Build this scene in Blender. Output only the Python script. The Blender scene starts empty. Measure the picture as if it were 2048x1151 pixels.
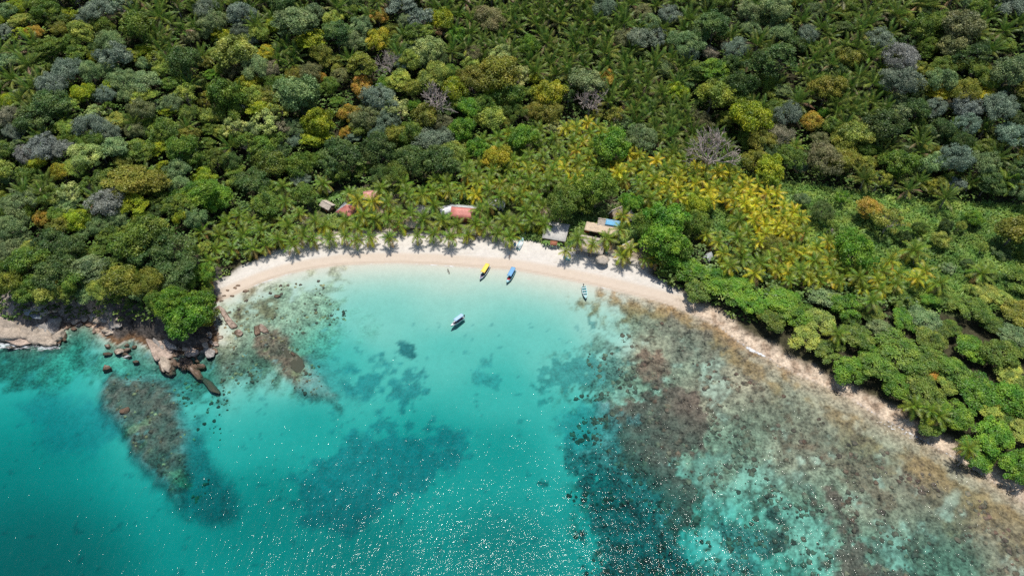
import bpy, math, random
import numpy as np
from mathutils import Vector
rad = math.radians
PI = math.pi
C = bpy.context.scene.collection
scn = bpy.context.scene
random.seed(7)
rng = np.random.default_rng(7)

# ------------------------------------------------------------------ camera, sky, sun, exposure
CAMH, PITCH, FPX = 180.0, rad(48.0), 1384.0
cam = bpy.data.cameras.new('camera'); camo = bpy.data.objects.new('camera', cam); C.objects.link(camo)
camo.location = (0, 0, CAMH); camo.rotation_euler = (rad(90) - PITCH, 0, 0)
cam.sensor_width = 36; cam.lens = 18 * FPX / 1024; cam.clip_start = 1; cam.clip_end = 5000
scn.camera = camo
SUN_EL, SUN_AZ = rad(77.5), rad(9)          # azimuth from +Y towards +X
W = bpy.data.worlds.new('World'); scn.world = W; W.use_nodes = True
nt = W.node_tree; nt.nodes.clear()
sky = nt.nodes.new('ShaderNodeTexSky'); sky.sky_type = 'NISHITA'; sky.sun_disc = False
sky.sun_elevation = SUN_EL; sky.sun_rotation = SUN_AZ
bgn = nt.nodes.new('ShaderNodeBackground'); bgn.inputs['Strength'].default_value = 0.11
wo = nt.nodes.new('ShaderNodeOutputWorld')
nt.links.new(sky.outputs[0], bgn.inputs[0]); nt.links.new(bgn.outputs[0], wo.inputs[0])
sl = bpy.data.lights.new('sun', 'SUN'); sl.energy = 4.5; sl.angle = rad(0.5); sl.color = (1, 0.955, 0.88)
so = bpy.data.objects.new('sun', sl); C.objects.link(so)
sd = Vector((math.cos(SUN_EL) * math.sin(SUN_AZ), math.cos(SUN_EL) * math.cos(SUN_AZ), math.sin(SUN_EL)))
so.rotation_euler = sd.to_track_quat('Z', 'Y').to_euler(); so.location = (0, 0, 400)
scn.view_settings.view_transform = 'Standard'; scn.view_settings.look = 'None'
scn.view_settings.exposure = 0; scn.view_settings.gamma = 1; scn.view_settings.use_curve_mapping = False
scn.render.engine = 'CYCLES'
cy = scn.cycles
cy.max_bounces = 6; cy.diffuse_bounces = 2; cy.glossy_bounces = 2; cy.transmission_bounces = 2
cy.transparent_max_bounces = 8; cy.volume_bounces = 0; cy.use_denoising = False
cy.sample_clamp_indirect = 4.0; cy.sample_clamp_direct = 22.0; cy.caustics_reflective = False; cy.caustics_refractive = False

# ------------------------------------------------------------------ numeric helpers
CP, SP = math.cos(PITCH), math.sin(PITCH)
def ray(px, py):
    a = (np.asarray(px, float) - 1024) / FPX; b = (575.5 - np.asarray(py, float)) / FPX
    return a, CP + b * SP, -SP + b * CP
def G(px, py, z=0.0):
    dx, dy, dz = ray(px, py); t = (z - CAMH) / dz
    return dx * t, dy * t
def proj(x, y, z=0.0):
    zz = np.asarray(z, float) - CAMH
    d = y * CP - zz * SP; u = y * SP + zz * CP
    return 1024 + FPX * x / d, 575.5 - FPX * u / d, d

def _hash(ix, iy, s):
    h = (ix.astype(np.int64) * 374761393 + iy.astype(np.int64) * 668265263 + s * 1442695041) & 0x7fffffff
    h = ((h ^ (h >> 13)) * 1274126177) & 0x7fffffff
    return ((h ^ (h >> 16)) & 0xffff) / 65535.0
def vnoise(x, y, s=0):
    x = np.asarray(x, float); y = np.asarray(y, float)
    ix = np.floor(x); iy = np.floor(y); fx = x - ix; fy = y - iy
    fx = fx * fx * (3 - 2 * fx); fy = fy * fy * (3 - 2 * fy)
    a = _hash(ix, iy, s); b = _hash(ix + 1, iy, s); c = _hash(ix, iy + 1, s); d = _hash(ix + 1, iy + 1, s)
    return (a + (b - a) * fx) * (1 - fy) + (c + (d - c) * fx) * fy
def fbm(x, y, s=0, o=4):
    r = 0; a = 0.5; t = 0
    for i in range(o):
        r = r + a * vnoise(x, y, s + i * 17); t += a; a *= 0.5
        x = np.asarray(x) * 2.03 + 5.1; y = np.asarray(y) * 2.03 - 3.7
    return r / t                      # 0..1
def sstep(a, b, x):
    t = np.clip((x - a) / (b - a), 0, 1); return t * t * (3 - 2 * t)
def segdist(x, y, P, closed=False):
    best = np.full(np.shape(x), 1e18); n = len(P)
    for i in range(n if closed else n - 1):
        ax, ay = P[i]; bx, by = P[(i + 1) % n]
        ex, ey = bx - ax, by - ay; L = ex * ex + ey * ey + 1e-9
        t = np.clip(((x - ax) * ex + (y - ay) * ey) / L, 0, 1)
        q = (x - ax - t * ex) ** 2 + (y - ay - t * ey) ** 2
        best = np.minimum(best, q)
    return np.sqrt(best)
def inside(x, y, P):
    r = np.zeros(np.shape(x), bool); n = len(P)
    for i in range(n):
        ax, ay = P[i]; bx, by = P[(i + 1) % n]
        if ay == by: continue
        c = ((ay > y) != (by > y)) & (x < (bx - ax) * (y - ay) / (by - ay) + ax)
        r ^= c
    return r
def sdpoly(x, y, P):                  # positive inside
    d = segdist(x, y, P, True)
    return np.where(inside(x, y, P), d, -d)
def toW(P, z=0.0):
    x, y = G([p[0] for p in P], [p[1] for p in P], z); return list(zip(x, y))

# ------------------------------------------------------------------ the lie of the land (metres)
COAST = [(-400,640),(-60,660),(0,668),(60,680),(110,676),(135,655),(175,648),(200,668),(235,690),(262,676),(290,690),(312,705),
 (345,712),(380,706),(420,700),(440,678),(428,640),(424,612),(436,602),(458,594),(482,583),(520,566),(570,549),(620,538),(680,530),(740,527),
 (800,526),(870,529),(940,534),(1000,537),(1050,543),(1100,552),(1150,562),(1200,573),(1260,588),(1310,600),(1350,612),
 (1400,634),(1440,652),(1480,684),(1520,705),(1560,728),(1605,752),(1650,770),(1700,795),(1760,832),(1820,864),(1880,897),
 (1940,932),(2000,970),(2060,1010),(2200,1090),(2500,1300)]
CW = toW(COAST)
LANDP = CW + [(900, CW[-1][1]), (900, 3000), (-3000, 3000), (-3000, CW[0][1])]
HILL = [(-900,600),(-100,570),(120,560),(300,520),(400,430),(500,385),(650,345),(900,318),(1100,262),(1300,272),(1500,330),(1700,368),(2048,440),(2400,500),(3200,600)]
HW = toW(HILL, 3.0)
HILLP = HW + [(3000, 3000), (-3000, 3000)]
DEPTH = [(900,560,.45),(900,620,1.1),(900,700,2.1),(1000,780,3.1),(750,640,1.35),(1100,700,1.8),(1000,900,5.4),(850,900,5.6),(700,1100,8.2),(500,1000,8.4),(1000,1100,8.0),
 (50,1100,12),(50,850,9.6),(120,740,4.6),(600,850,4.6),(470,860,4.8),(330,820,2.0),(1200,640,.9),(1300,700,.35),(1400,800,.32),(1250,800,1.0),(1180,850,3.6),(1250,1000,6.2),(1350,900,1.1),
 (1430,930,.9),(1450,1080,2.2),(1600,1080,1.3),(1600,900,.4),(1700,800,.2),(1750,1000,.5),(1720,1110,1.1),(2000,1050,.25),(2040,1130,.3),(1850,950,.22),(1500,750,.22),
 (560,620,.6),(480,680,.9),(620,740,1.9),(680,720,2.7),(560,740,1.0),(1900,1140,1.4),(600,600,.5),(500,630,.4),(380,790,2.6),(230,740,2.0),(1550,1140,2.4),(1300,1140,7.2),(-300,1000,11),(2400,1400,3),(1000,1400,12)]
def height(x, y):
    px, py, _ = proj(x, y, 0.0)
    d = segdist(x, y, CW); land = inside(x, y, LANDP)
    cliff = sstep(450, 405, px)
    # land
    hb = 1.35 * sstep(0, 13, d) + 0.06 * np.minimum(d, 5) + 0.012 * np.maximum(d - 12, 0)
    hb = hb + cliff * (6.5 * sstep(1.5, 9, d + 2.5 * (fbm(x * .25, y * .25, 3) - .5)) + 3.0 * sstep(8, 30, d) + 1.2 * (fbm(x * .5, y * .5, 5) - .4) * sstep(0, 3, d))
    hd = segdist(x, y, HW); hin = inside(x, y, HILLP)
    hs = np.where(hin, hd, 0)
    hill = 0.40 * (np.sqrt(hs * hs + 36) - 6) * np.where(px > 1100, 1.04, 1.0)
    hill = hill + sstep(5, 60, hs) * 7 * (fbm(x * .02, y * .02, 9) - .5) 
    hland = hb + hill + 0.10 * (fbm(x * .3, y * .3, 1) - .5) * sstep(14, 20, d)
    # sea bed
    num = 0; den = 0
    for (qx, qy, qd) in DEPTH:
        w = 1.0 / ((px - qx) ** 2 + (1.25 * (py - qy)) ** 2 + 900.0) ** 1.6
        num = num + w * qd; den = den + w
    dep = num / den
    slope = 0.045 * d + 0.0022 * d * d + cliff * 0.28 * np.minimum(d, 7)
    dep = 1 / (1 / np.maximum(dep, .01) ** 3 + 1 / np.maximum(slope, .01) ** 3) ** (1 / 3.)
    return np.where(land, hland, -dep), d, land

GX = np.concatenate([np.linspace(-900, -262, 40)[:-1], np.arange(-262, 262.01, 0.8), np.linspace(262, 900, 40)[1:]])
GY = np.concatenate([np.linspace(-300, 56, 24)[:-1], np.arange(56, 400.01, 0.8), np.linspace(400, 1500, 50)[1:]])
X, Y = np.meshgrid(GX, GY)
Z, D, LAND = height(X, Y)
PX, PY, _ = proj(X, Y, 0.0)
nx, ny = len(GX), len(GY)

# ------------------------------------------------------------------ colours of the ground (RGB) and how mottled it is (A)
def lin(c): return np.array(c, float)
col = np.zeros(X.shape + (4,))
warpx = PX + 70 * (fbm(X * .035, Y * .035, 61) - .5) + 40 * (fbm(X * .09, Y * .09, 21) - .5) + 9 * (fbm(X * .5, Y * .5, 22) - .5)
warpy = PY + 60 * (fbm(X * .035, Y * .035, 63) - .5) + 36 * (fbm(X * .09, Y * .09, 23) - .5) + 8 * (fbm(X * .5, Y * .5, 24) - .5)
N1 = fbm(X * .16, Y * .16, 31, 5); N2 = fbm(X * .5, Y * .5, 33, 4); N3 = fbm(X * .05, Y * .05, 35, 4)
NM = .5 + 2.6 * (.6 * fbm(X * .11, Y * .11, 51, 5) + .4 * fbm(X * .42, Y * .42, 52, 4) - .5)
def put(mask, c, mot=None):
    m = np.clip(mask, 0, 1)[..., None]
    cc = np.array(c, float)
    col[..., :3] = col[..., :3] * (1 - m) + cc * m
    if mot is not None: col[..., 3] = col[..., 3] * (1 - m[..., 0]) + mot * m[..., 0]
    return m[..., 0]
SAND = (.54, .545, .475)
put(np.ones(X.shape), SAND, .06)
relief = np.zeros(X.shape); lift = np.zeros(X.shape)
def patch(P, c, soft=8, amp=30, mot=.3, strength=1, thr=.5, rel=0, n=None, water=True):
    s = sdpoly(warpx, warpy, P)
    nn = NM if n is None else n
    w = sstep(-soft, soft, s + amp * (nn - thr)) * strength
    if water: w = w * (~LAND)
    put(w, c, mot)
    global relief
    relief = relief + rel * w
    return w
WEED, REEF, REEFD, FLAT, ALG = (.25, .34, .32), (.17, .11, .08), (.12, .085, .068), (.34, .27, .19), (.27, .165, .075)  # WEED paled to carry the veil of light scattered in the water
# pale flat of the right shore, getting browner towards land
patch([(1180,560),(1240,600),(1230,700),(1200,760),(1240,800),(1300,870),(1420,960),(1520,1060),(1600,1160),(2200,1300),(2300,1000),(1900,850),(1500,640),(1350,590)], FLAT, 26, 60, .75, .95, .36)
patch([(1150,575),(1260,592),(1340,618),(1440,660),(1560,740),(1700,820),(1900,925),(2100,1060),(2200,1200),(2040,1120),(1960,1050),(1760,930),(1620,830),(1480,730),(1360,670),(1240,630)], ALG, 14, 60, .8, .85, .52)
patch([(1440,830),(1560,860),(1700,960),(1800,1090),(1990,1160),(2100,1100),(1900,980),(1700,840),(1520,760)], (.20,.155,.11), 22, 60, .8, .6)
# sand pools between the corals
for P in ([(1240,850),(1300,850),(1350,905),(1290,915),(1250,890)], [(1370,940),(1420,900),(1440,960),(1400,1010)], [(1500,930),(1570,940),(1610,1010),(1690,1060),(1680,1160),(1560,1150),(1500,1060),(1440,1040),(1420,960)],
          [(1745,1050),(1820,1040),(1830,1090),(1770,1110)], [(1700,955),(1770,960),(1750,1000),(1690,990)]):
    patch(P, (.50,.52,.42), 16, 70, .35, .8, .62)
patch([(1330,920),(1430,910),(1450,1020),(1400,1080),(1350,1060)], (.22,.25,.20), 10, 80, .5, .8, .42)
# broken coral and rubble over the whole right side
rr_ = sstep(-30, 60, sdpoly(warpx, warpy, [(1120,700),(1240,620),(1400,650),(1700,840),(2000,1000),(2200,1200),(1150,1250)])) * (~LAND)
nA = fbm(X * .30, Y * .30, 71, 5); nB = fbm(X * .11, Y * .11, 72, 5); nC = fbm(X * .9, Y * .9, 73, 3)
put(rr_ * sstep(.52, .60, .6 * nA + .4 * nB) * .75, (.13, .11, .08), .8)
put(rr_ * sstep(.58, .66, .5 * nA + .5 * nC) * .7, (.20, .12, .08), .8)
put(rr_ * sstep(.56, .66, .6 * nB + .4 * nA) * .7, (.52, .52, .42), .3)
put(rr_ * sstep(.50, .56, .35 * nB + .65 * nC) * .55, (.12, .10, .075), .7)
put((~LAND) * sstep(.60, .68, .5 * nC + .5 * nA) * sstep(1350, 1500, PX) * .6, (.14, .09, .06), .8)
# coral heads
for P, c, a in (([(1200,830),(1240,790),(1300,760),(1370,790),(1400,850),(1370,900),(1400,980),(1400,1040),(1380,1080),(1345,1080),(1310,1000),(1250,960),(1180,900)], REEFD, 60),
          ([(1170,750),(1220,700),(1260,690),(1230,760),(1190,790)], (.16,.2,.17), 110),
          ([(1150,860),(1230,830),(1300,1000),(1390,1100),(1440,1200),(1230,1210),(1190,1100),(1160,1030),(1175,960),(1130,930)], (.12,.18,.175), 90),
          ([(1640,960),(1700,1000),(1760,1080),(1770,1160),(1690,1160),(1680,1060)], REEFD, 70), ([(1750,1120),(1820,1100),(1860,1160),(1740,1160)], REEFD, 30),
          ([(1530,990),(1560,985),(1570,1030),(1530,1030)], (.07,.07,.06), 22), ([(1530,1050),(1575,1050),(1580,1080),(1545,1095)], (.07,.07,.06), 18),
          ([(1250,700),(1310,690),(1330,740),(1280,770)], REEF, 50), ([(1300,640),(1370,660),(1400,720),(1330,730)], (.2,.16,.12), 60),
          ([(1620,880),(1720,900),(1800,960),(1790,1010),(1700,960)], (.19,.13,.09), 60), ([(1440,1010),(1520,1080),(1510,1160),(1440,1160)], (.16,.2,.18), 60)):
    w_ = patch(P, c, 6, a, .95, .92, .46, .35)
    if c in (REEFD, REEF): lift = np.maximum(lift, .5 * w_)
# boulder-strewn left side of the bay
patch([(430,600),(520,570),(660,545),(700,600),(690,650),(640,690),(560,760),(480,740),(440,720),(420,650)], (.30,.27,.17), 18, 70, .9, .75)
patch([(450,620),(520,580),(570,585),(560,620),(530,660),(490,640),(455,650)], (.17,.105,.05), 10, 50, .9, .8)
patch([(560,560),(650,555),(700,610),(640,700),(600,640)], (.33,.36,.26), 26, 70, .8, .7)
patch([(430,690),(560,660),(620,700),(600,760),(480,760),(430,790),(390,800),(300,810),(220,760),(120,740),(0,760),(-80,740),(-80,640),(140,640),(300,690)], (.12,.13,.09), 26, 70, .9, .85)
patch([(110,700),(190,690),(280,740),(200,760),(120,740)], (.40,.50,.38), 24, 60, .6, .6)
patch([(500,640),(560,650),(640,740),(660,800),(620,790),(560,740),(520,700)], REEF, 8, 40, .95, .9, .5, .7); lift = np.maximum(lift, .65 * sstep(-8, 8, sdpoly(warpx, warpy, [(500,640),(560,650),(640,740),(660,800),(620,790),(560,740),(520,700)])))
patch([(545,700),(600,710),(630,738),(600,750),(555,730)], (.34,.30,.16), 5, 50, .7, .6, .66)
patch([(620,700),(700,690),(720,720),(700,790),(650,800),(600,770)], WEED, 22, 40, .3, .8)
patch([(640,660),(720,600),(735,650),(690,700)], (.36,.42,.34), 22, 60, .5, .6)
# the long reef spur
patch([(200,740),(330,760),(410,850),(460,950),(460,1010),(380,1020),(280,960),(240,880),(190,800)], (.15,.24,.24), 22, 30, .4, .95)
patch([(215,745),(330,770),(385,850),(370,920),(355,985),(315,960),(265,900),(245,850),(200,790)], (.115,.09,.07), 9, 36, .95, .92, .5, .5); lift = np.maximum(lift, .78 * sstep(-14, 12, sdpoly(warpx, warpy, [(215,745),(330,770),(385,850),(370,920),(355,985),(315,960),(265,900),(245,850),(200,790)])))
patch([(250,870),(290,850),(370,950),(355,985),(310,960)], (.30,.28,.16), 5, 60, .9, .5, .72)
patch([(20,780),(170,770),(230,850),(180,910),(70,880)], (.26,.36,.37), 30, 50, .2, .7)
# weed beds out in the bay, colours paled for light scattered in the water
patch([(575,970),(610,915),(670,875),(760,865),(830,860),(900,875),(940,885),(930,915),(880,950),(810,985),(740,1025),(640,1030),(580,1010)], (.17,.29,.31), 14, 64, .35, .8, .46)
patch([(660,720),(760,700),(790,760),(740,790),(680,770)], (.17,.30,.30), 8, 60, .3, .9, .53)
patch([(806,690),(835,692),(855,715),(830,722),(808,708)], (.08,.17,.18), 4, 30, .3, .95, .5)
patch([(780,770),(850,750),(850,780),(800,810),(775,790)], (.2,.3,.3), 6, 60, .3, .9, .56)
patch([(720,835),(790,815),(870,835),(890,860),(740,862)], (.22,.32,.32), 5, 80, .3, .8, .66)
patch([(940,730),(1020,740),(1010,790),(950,780)], (.3,.38,.36), 5, 70, .3, .8, .66)
patch([(1110,720),(1180,690),(1200,760),(1150,810),(1110,800)], (.2,.3,.28), 4, 90, .3, .85, .64)
patch([(1130,800),(1200,790),(1220,860),(1190,900),(1130,880)], (.24,.34,.33), 12, 60, .3, .8, .52)
spots = sstep(.74, .80, fbm(X * .45, Y * .45, 41, 3)) * (~LAND) * sstep(560, 620, PY) * (PX < 1200) * (PY > 640)
put(spots * .55, (.2, .3, .3), .3)
# beach and land colours
wet = sstep(5.6, 3.8, D + 1.0 * (N3 - .5))
shore = sstep(-.7, .7, np.where(LAND, D, -D))
put(shore, (.60, .56, .505), .12)
put(shore * wet * sstep(400, 430, PX), (.56, .47, .38), .05)
put(shore * sstep(1.5, .7, D + .5 * (N1 - .5)) * sstep(400, 440, PX) * .8, (.44, .36, .28), .05)
tide = np.exp(-((D - 6.3 - 1.2 * (N3 - .5)) / .28) ** 2) + .6 * np.exp(-((D - 8.4 - 2.5 * (N3 - .5)) / .3) ** 2)
put(LAND * tide * .30 * sstep(.3, .6, N1), (.42, .34, .27), .3)
right = sstep(1330, 1420, PX)
put(LAND * right, (.50, .40, .30), .6)
put(LAND * right * sstep(.5, .62, N2) * .7, (.22, .15, .10), .8)
vill = [(600,470),(640,395),(760,378),(900,385),(1000,370),(1140,400),(1180,420),(1300,410),(1330,470),(1290,540),(1180,520),(1000,500),(800,480)]
vw = sdpoly(X, Y, toW(vill, 2.0))
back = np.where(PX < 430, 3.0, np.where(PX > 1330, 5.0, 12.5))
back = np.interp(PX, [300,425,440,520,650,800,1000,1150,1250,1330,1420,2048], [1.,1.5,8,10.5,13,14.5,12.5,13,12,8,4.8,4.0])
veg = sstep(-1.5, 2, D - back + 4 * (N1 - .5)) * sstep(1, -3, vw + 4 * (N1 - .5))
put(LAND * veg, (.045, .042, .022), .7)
put(LAND * sstep(-4, 0, vw) * sstep(12, 18, D), (.27, .22, .155), .6)
put(LAND * sstep(-4, 0, vw) * sstep(.42, .54, N1) * sstep(16, 22, D), (.07, .085, .03), .7)
gp = sstep(-6, 5, sdpoly(PX, PY, [(1340,330),(1560,370),(1800,400),(2100,430),(2200,700),(1900,640),(1600,560),(1400,440)]))
put(LAND * gp * .8, (.06, .085, .028), .8)
# rocky headland
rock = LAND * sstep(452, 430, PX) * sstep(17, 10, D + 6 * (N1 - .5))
rk = (.05 + .30 * N1[..., None] * (1 - .8 * (sstep(225, 245, PX) * sstep(435, 420, PX)))[..., None]) * np.array([1.0, .86, .75])  # middle stretch painted darker: shade of the overhanging trees put into the rock colour
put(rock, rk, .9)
put(rock * sstep(2.6, 1.2, D + 1.5 * (N2 - .5)), (.11, .065, .035), .9)
gully = sdpoly(X, Y, toW([(168,520),(190,520),(215,560),(190,600),(190,650),(150,650),(165,600),(150,560)], 7.))
put(LAND * sstep(-1.5, 1.5, gully + 2 * (N2 - .5)), (.36, .26, .19), .9)
Z = np.where(LAND, Z, Z * (1 - lift * (.75 + .5 * (N2 - .5))))
Z2 = Z + np.where(LAND, 0, relief * (N2 - .15) * .8 * np.minimum(1, -Z))
Z2 = Z2 + np.where(~LAND, col[..., 3] * .22 * (N2 - .5) * np.minimum(1, -Z * 1.4), 0)
Z2 = np.where(~LAND, np.minimum(Z2, -np.minimum(.05, .045 * D)), np.maximum(Z2, .02 * np.minimum(D, 1)))

def gz(x, y):                                      # ground height from the grid
    x = np.asarray(x, float); y = np.asarray(y, float)
    i = np.clip(np.searchsorted(GX, x) - 1, 0, nx - 2); j = np.clip(np.searchsorted(GY, y) - 1, 0, ny - 2)
    u = (x - GX[i]) / (GX[i + 1] - GX[i]); v = (y - GY[j]) / (GY[j + 1] - GY[j])
    return (Z2[j, i] * (1 - u) + Z2[j, i + 1] * u) * (1 - v) + (Z2[j + 1, i] * (1 - u) + Z2[j + 1, i + 1] * u) * v
def hit(px, py, off=0.0):                          # where the sight line meets the ground raised by off
    dx, dy, dz = ray(px, py)
    t0 = (40 + off - CAMH) / dz if False else 0
    ts = np.linspace(0.35, 1.0, 260)
    tz = (-12 - CAMH) / dz
    t = ts * min(tz, 900)
    f = (CAMH + dz * t) - (gz(dx * t, dy * t) + off)
    k = np.argmax(f < 0)
    if k == 0: k = len(t) - 1
    a, b = t[k - 1], t[k]
    for _ in range(12):
        m = .5 * (a + b)
        if CAMH + dz * m - float(gz(dx * m, dy * m)) - off < 0: b = m
        else: a = m
    return float(dx * b), float(dy * b), float(gz(dx * b, dy * b))

# ------------------------------------------------------------------ mesh and material helpers
def mkmesh(name, V, F, mats=(), mi=None, attrs=None, smooth=False, cols=None):
    V = np.asarray(V, np.float32); me = bpy.data.meshes.new(name)
    if isinstance(F, np.ndarray): F = [F]
    F = [np.asarray(f, np.int32) for f in F if len(f)]
    me.vertices.add(len(V)); me.vertices.foreach_set('co', V.ravel())
    idx = np.concatenate([f.ravel() for f in F]); cnt = np.concatenate([np.full(len(f), f.shape[1], np.int32) for f in F])
    st = np.concatenate([[0], np.cumsum(cnt)[:-1]]).astype(np.int32)
    me.loops.add(len(idx)); me.loops.foreach_set('vertex_index', idx)
    me.polygons.add(len(cnt)); me.polygons.foreach_set('loop_start', st); me.polygons.foreach_set('loop_total', cnt)
    for m in mats: me.materials.append(m)
    if mi is not None: me.polygons.foreach_set('material_index', np.asarray(mi, np.int32))
    if smooth: me.polygons.foreach_set('use_smooth', np.ones(len(cnt), bool))
    for k, a in (attrs or {}).items():
        at = me.attributes.new(k, 'FLOAT', 'POINT'); at.data.foreach_set('value', np.asarray(a, np.float32))
    if cols is not None:
        at = me.attributes.new('col', 'FLOAT_COLOR', 'POINT'); at.data.foreach_set('color', np.asarray(cols, np.float32).ravel())
    me.update(calc_edges=True); me.validate()
    return me
def link(name, me, parent=None, loc=(0,0,0), rot=(0,0,0), scale=None, color=None):
    o = bpy.data.objects.new(name, me); C.objects.link(o)
    o.location = loc; o.rotation_euler = rot
    if scale is not None: o.scale = scale if hasattr(scale, '__len__') else (scale,) * 3
    if parent is not None: o.parent = parent
    if color is not None: o.color = (*color[:3], 1)
    return o
pending = []
def tag(o, label, cat, group=None):
    o['label'] = label; o['category'] = cat
    if pending and pending[-1][0] is None: pending[-1][0] = o
    if group: o['group'] = group
    return o
def thing(name, label, cat, loc=(0,0,0), rotz=0, group=None, scale=1.0):
    o = link(name, None, None, loc, (0, 0, rotz), scale); o.empty_display_size = .5
    return tag(o, label, cat, group)

class Nt:
    def __init__(s, name):
        s.m = bpy.data.materials.new(name); s.m.use_nodes = True; s.t = s.m.node_tree; s.t.nodes.clear()
        s.out = s.n('OutputMaterial')
    def n(s, ty, **kw):
        nd = s.t.nodes.new('ShaderNode' + ty)
        for k, v in kw.items(): setattr(nd, k, v)
        return nd
    def l(s, a, b): s.t.links.new(a, b)
    def noise(s, scale, detail=3, vec=None, rough=.55):
        nd = s.n('TexNoise'); nd.inputs['Scale'].default_value = scale; nd.inputs['Detail'].default_value = detail; nd.inputs['Roughness'].default_value = rough
        if vec is not None: s.l(vec, nd.inputs['Vector'])
        return nd
    def ramp(s, fac, lo, hi, a=0., b=1.):
        nd = s.n('MapRange'); s.l(fac, nd.inputs[0])
        nd.inputs[1].default_value = lo; nd.inputs[2].default_value = hi; nd.inputs[3].default_value = a; nd.inputs[4].default_value = b
        return nd.outputs[0]
    def mul(s, c, f):                 # colour * scalar socket
        nd = s.n('VectorMath', operation='SCALE'); s.l(c, nd.inputs[0]); s.l(f, nd.inputs['Scale']); return nd.outputs[0]
    def math(s, op, a, b):
        nd = s.n('Math', operation=op)
        for i, v in enumerate((a, b)):
            if isinstance(v, (int, float)): nd.inputs[i].default_value = v
            else: s.l(v, nd.inputs[i])
        return nd.outputs[0]
    def pos(s): return s.n('NewGeometry').outputs['Position']
    def bsdf(s, c, rough=.8, spec=.3, metal=0):
        b = s.n('BsdfPrincipled'); b.inputs['Roughness'].default_value = rough; b.inputs['Specular IOR Level'].default_value = spec; b.inputs['Metallic'].default_value = metal
        if isinstance(c, tuple): b.inputs['Base Color'].default_value = (*c, 1)
        else: s.l(c, b.inputs['Base Color'])
        return b
    def bump(s, b, h, dist=.1, st=1.):
        nd = s.n('Bump'); nd.inputs['Distance'].default_value = dist; nd.inputs['Strength'].default_value = st
        s.l(h, nd.inputs['Height']); s.l(nd.outputs[0], b.inputs['Normal']); return nd
def ground_mat():
    k = Nt('ground_surface'); at = k.n('Attribute', attribute_name='col'); p = k.pos()
    n1 = k.noise(1.3, 5, p, .65); n2 = k.noise(.35, 4, p, .6)
    f1 = k.ramp(n1.outputs[0], .34, .66, -.6, .6); f2 = k.ramp(n2.outputs[0], .35, .65, -.5, .5)
    f = k.math('ADD', k.math('MULTIPLY', k.math('ADD', f1, f2), at.outputs['Alpha']), 1.0)
    b = k.bsdf(k.mul(at.outputs['Color'], f), .9, .15)
    k.bump(b, k.math('MULTIPLY', n1.outputs[0], k.math('ADD', k.math('MULTIPLY', at.outputs['Alpha'], 1.0), .02)), .35)
    k.l(b.outputs[0], k.out.inputs[0]); return k.m
def leaf_mat(name='leaf', trans=.30, var=.6, rough=.5, spec=.4, cscale=1.0):
    k = Nt(name); oi = k.n('ObjectInfo'); at = k.n('Attribute', attribute_name='v')
    f = k.ramp(at.outputs['Fac'], 0, 1, (1 - var) * cscale, (1 + var) * cscale)
    c = k.mul(oi.outputs['Color'], f)
    hs = k.n('HueSaturation'); k.l(c, hs.inputs['Color']); k.l(k.ramp(at.outputs['Fac'], 0, 1, .515, .485), hs.inputs['Hue'])
    oc = k.n('TexCoord').outputs['Object']; nz = k.noise(.22, 3, oc, .6); k.l(k.math('ADD', k.ramp(at.outputs['Fac'], 0, 1, .018, -.018), k.ramp(nz.outputs[0], .35, .65, .53, .47)), hs.inputs['Hue']); k.l(k.ramp(nz.outputs[0], .3, .7, .75, 1.3), hs.inputs['Value'])
    b = k.bsdf(hs.outputs[0], rough, spec); tr = k.n('BsdfTranslucent'); 
    k.l(hs.outputs[0], tr.inputs[0]); mx = k.n('MixShader'); mx.inputs[0].default_value = trans
    k.l(b.outputs[0], mx.inputs[1]); k.l(tr.outputs[0], mx.inputs[2]); k.l(mx.outputs[0], k.out.inputs[0]); return k.m
def simple(name, c, rough=.8, spec=.3, var=.25, scale=1.5, metal=0, streak=None, bump=0.):
    k = Nt(name); tc = k.n('TexCoord').outputs['Object']
    v = tc
    if streak:
        mp = k.n('Mapping'); mp.inputs['Scale'].default_value = streak; k.l(tc, mp.inputs[0]); v = mp.outputs[0]
    n = k.noise(scale, 4, v, .6); rgb = k.n('RGB'); rgb.outputs[0].default_value = (*c, 1)
    b = k.bsdf(k.mul(rgb.outputs[0], k.ramp(n.outputs[0], .3, .7, 1 - var, 1 + var)), rough, spec, metal)
    if bump: k.bump(b, n.outputs[0], bump)
    k.l(b.outputs[0], k.out.inputs[0]); return k.m
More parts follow.
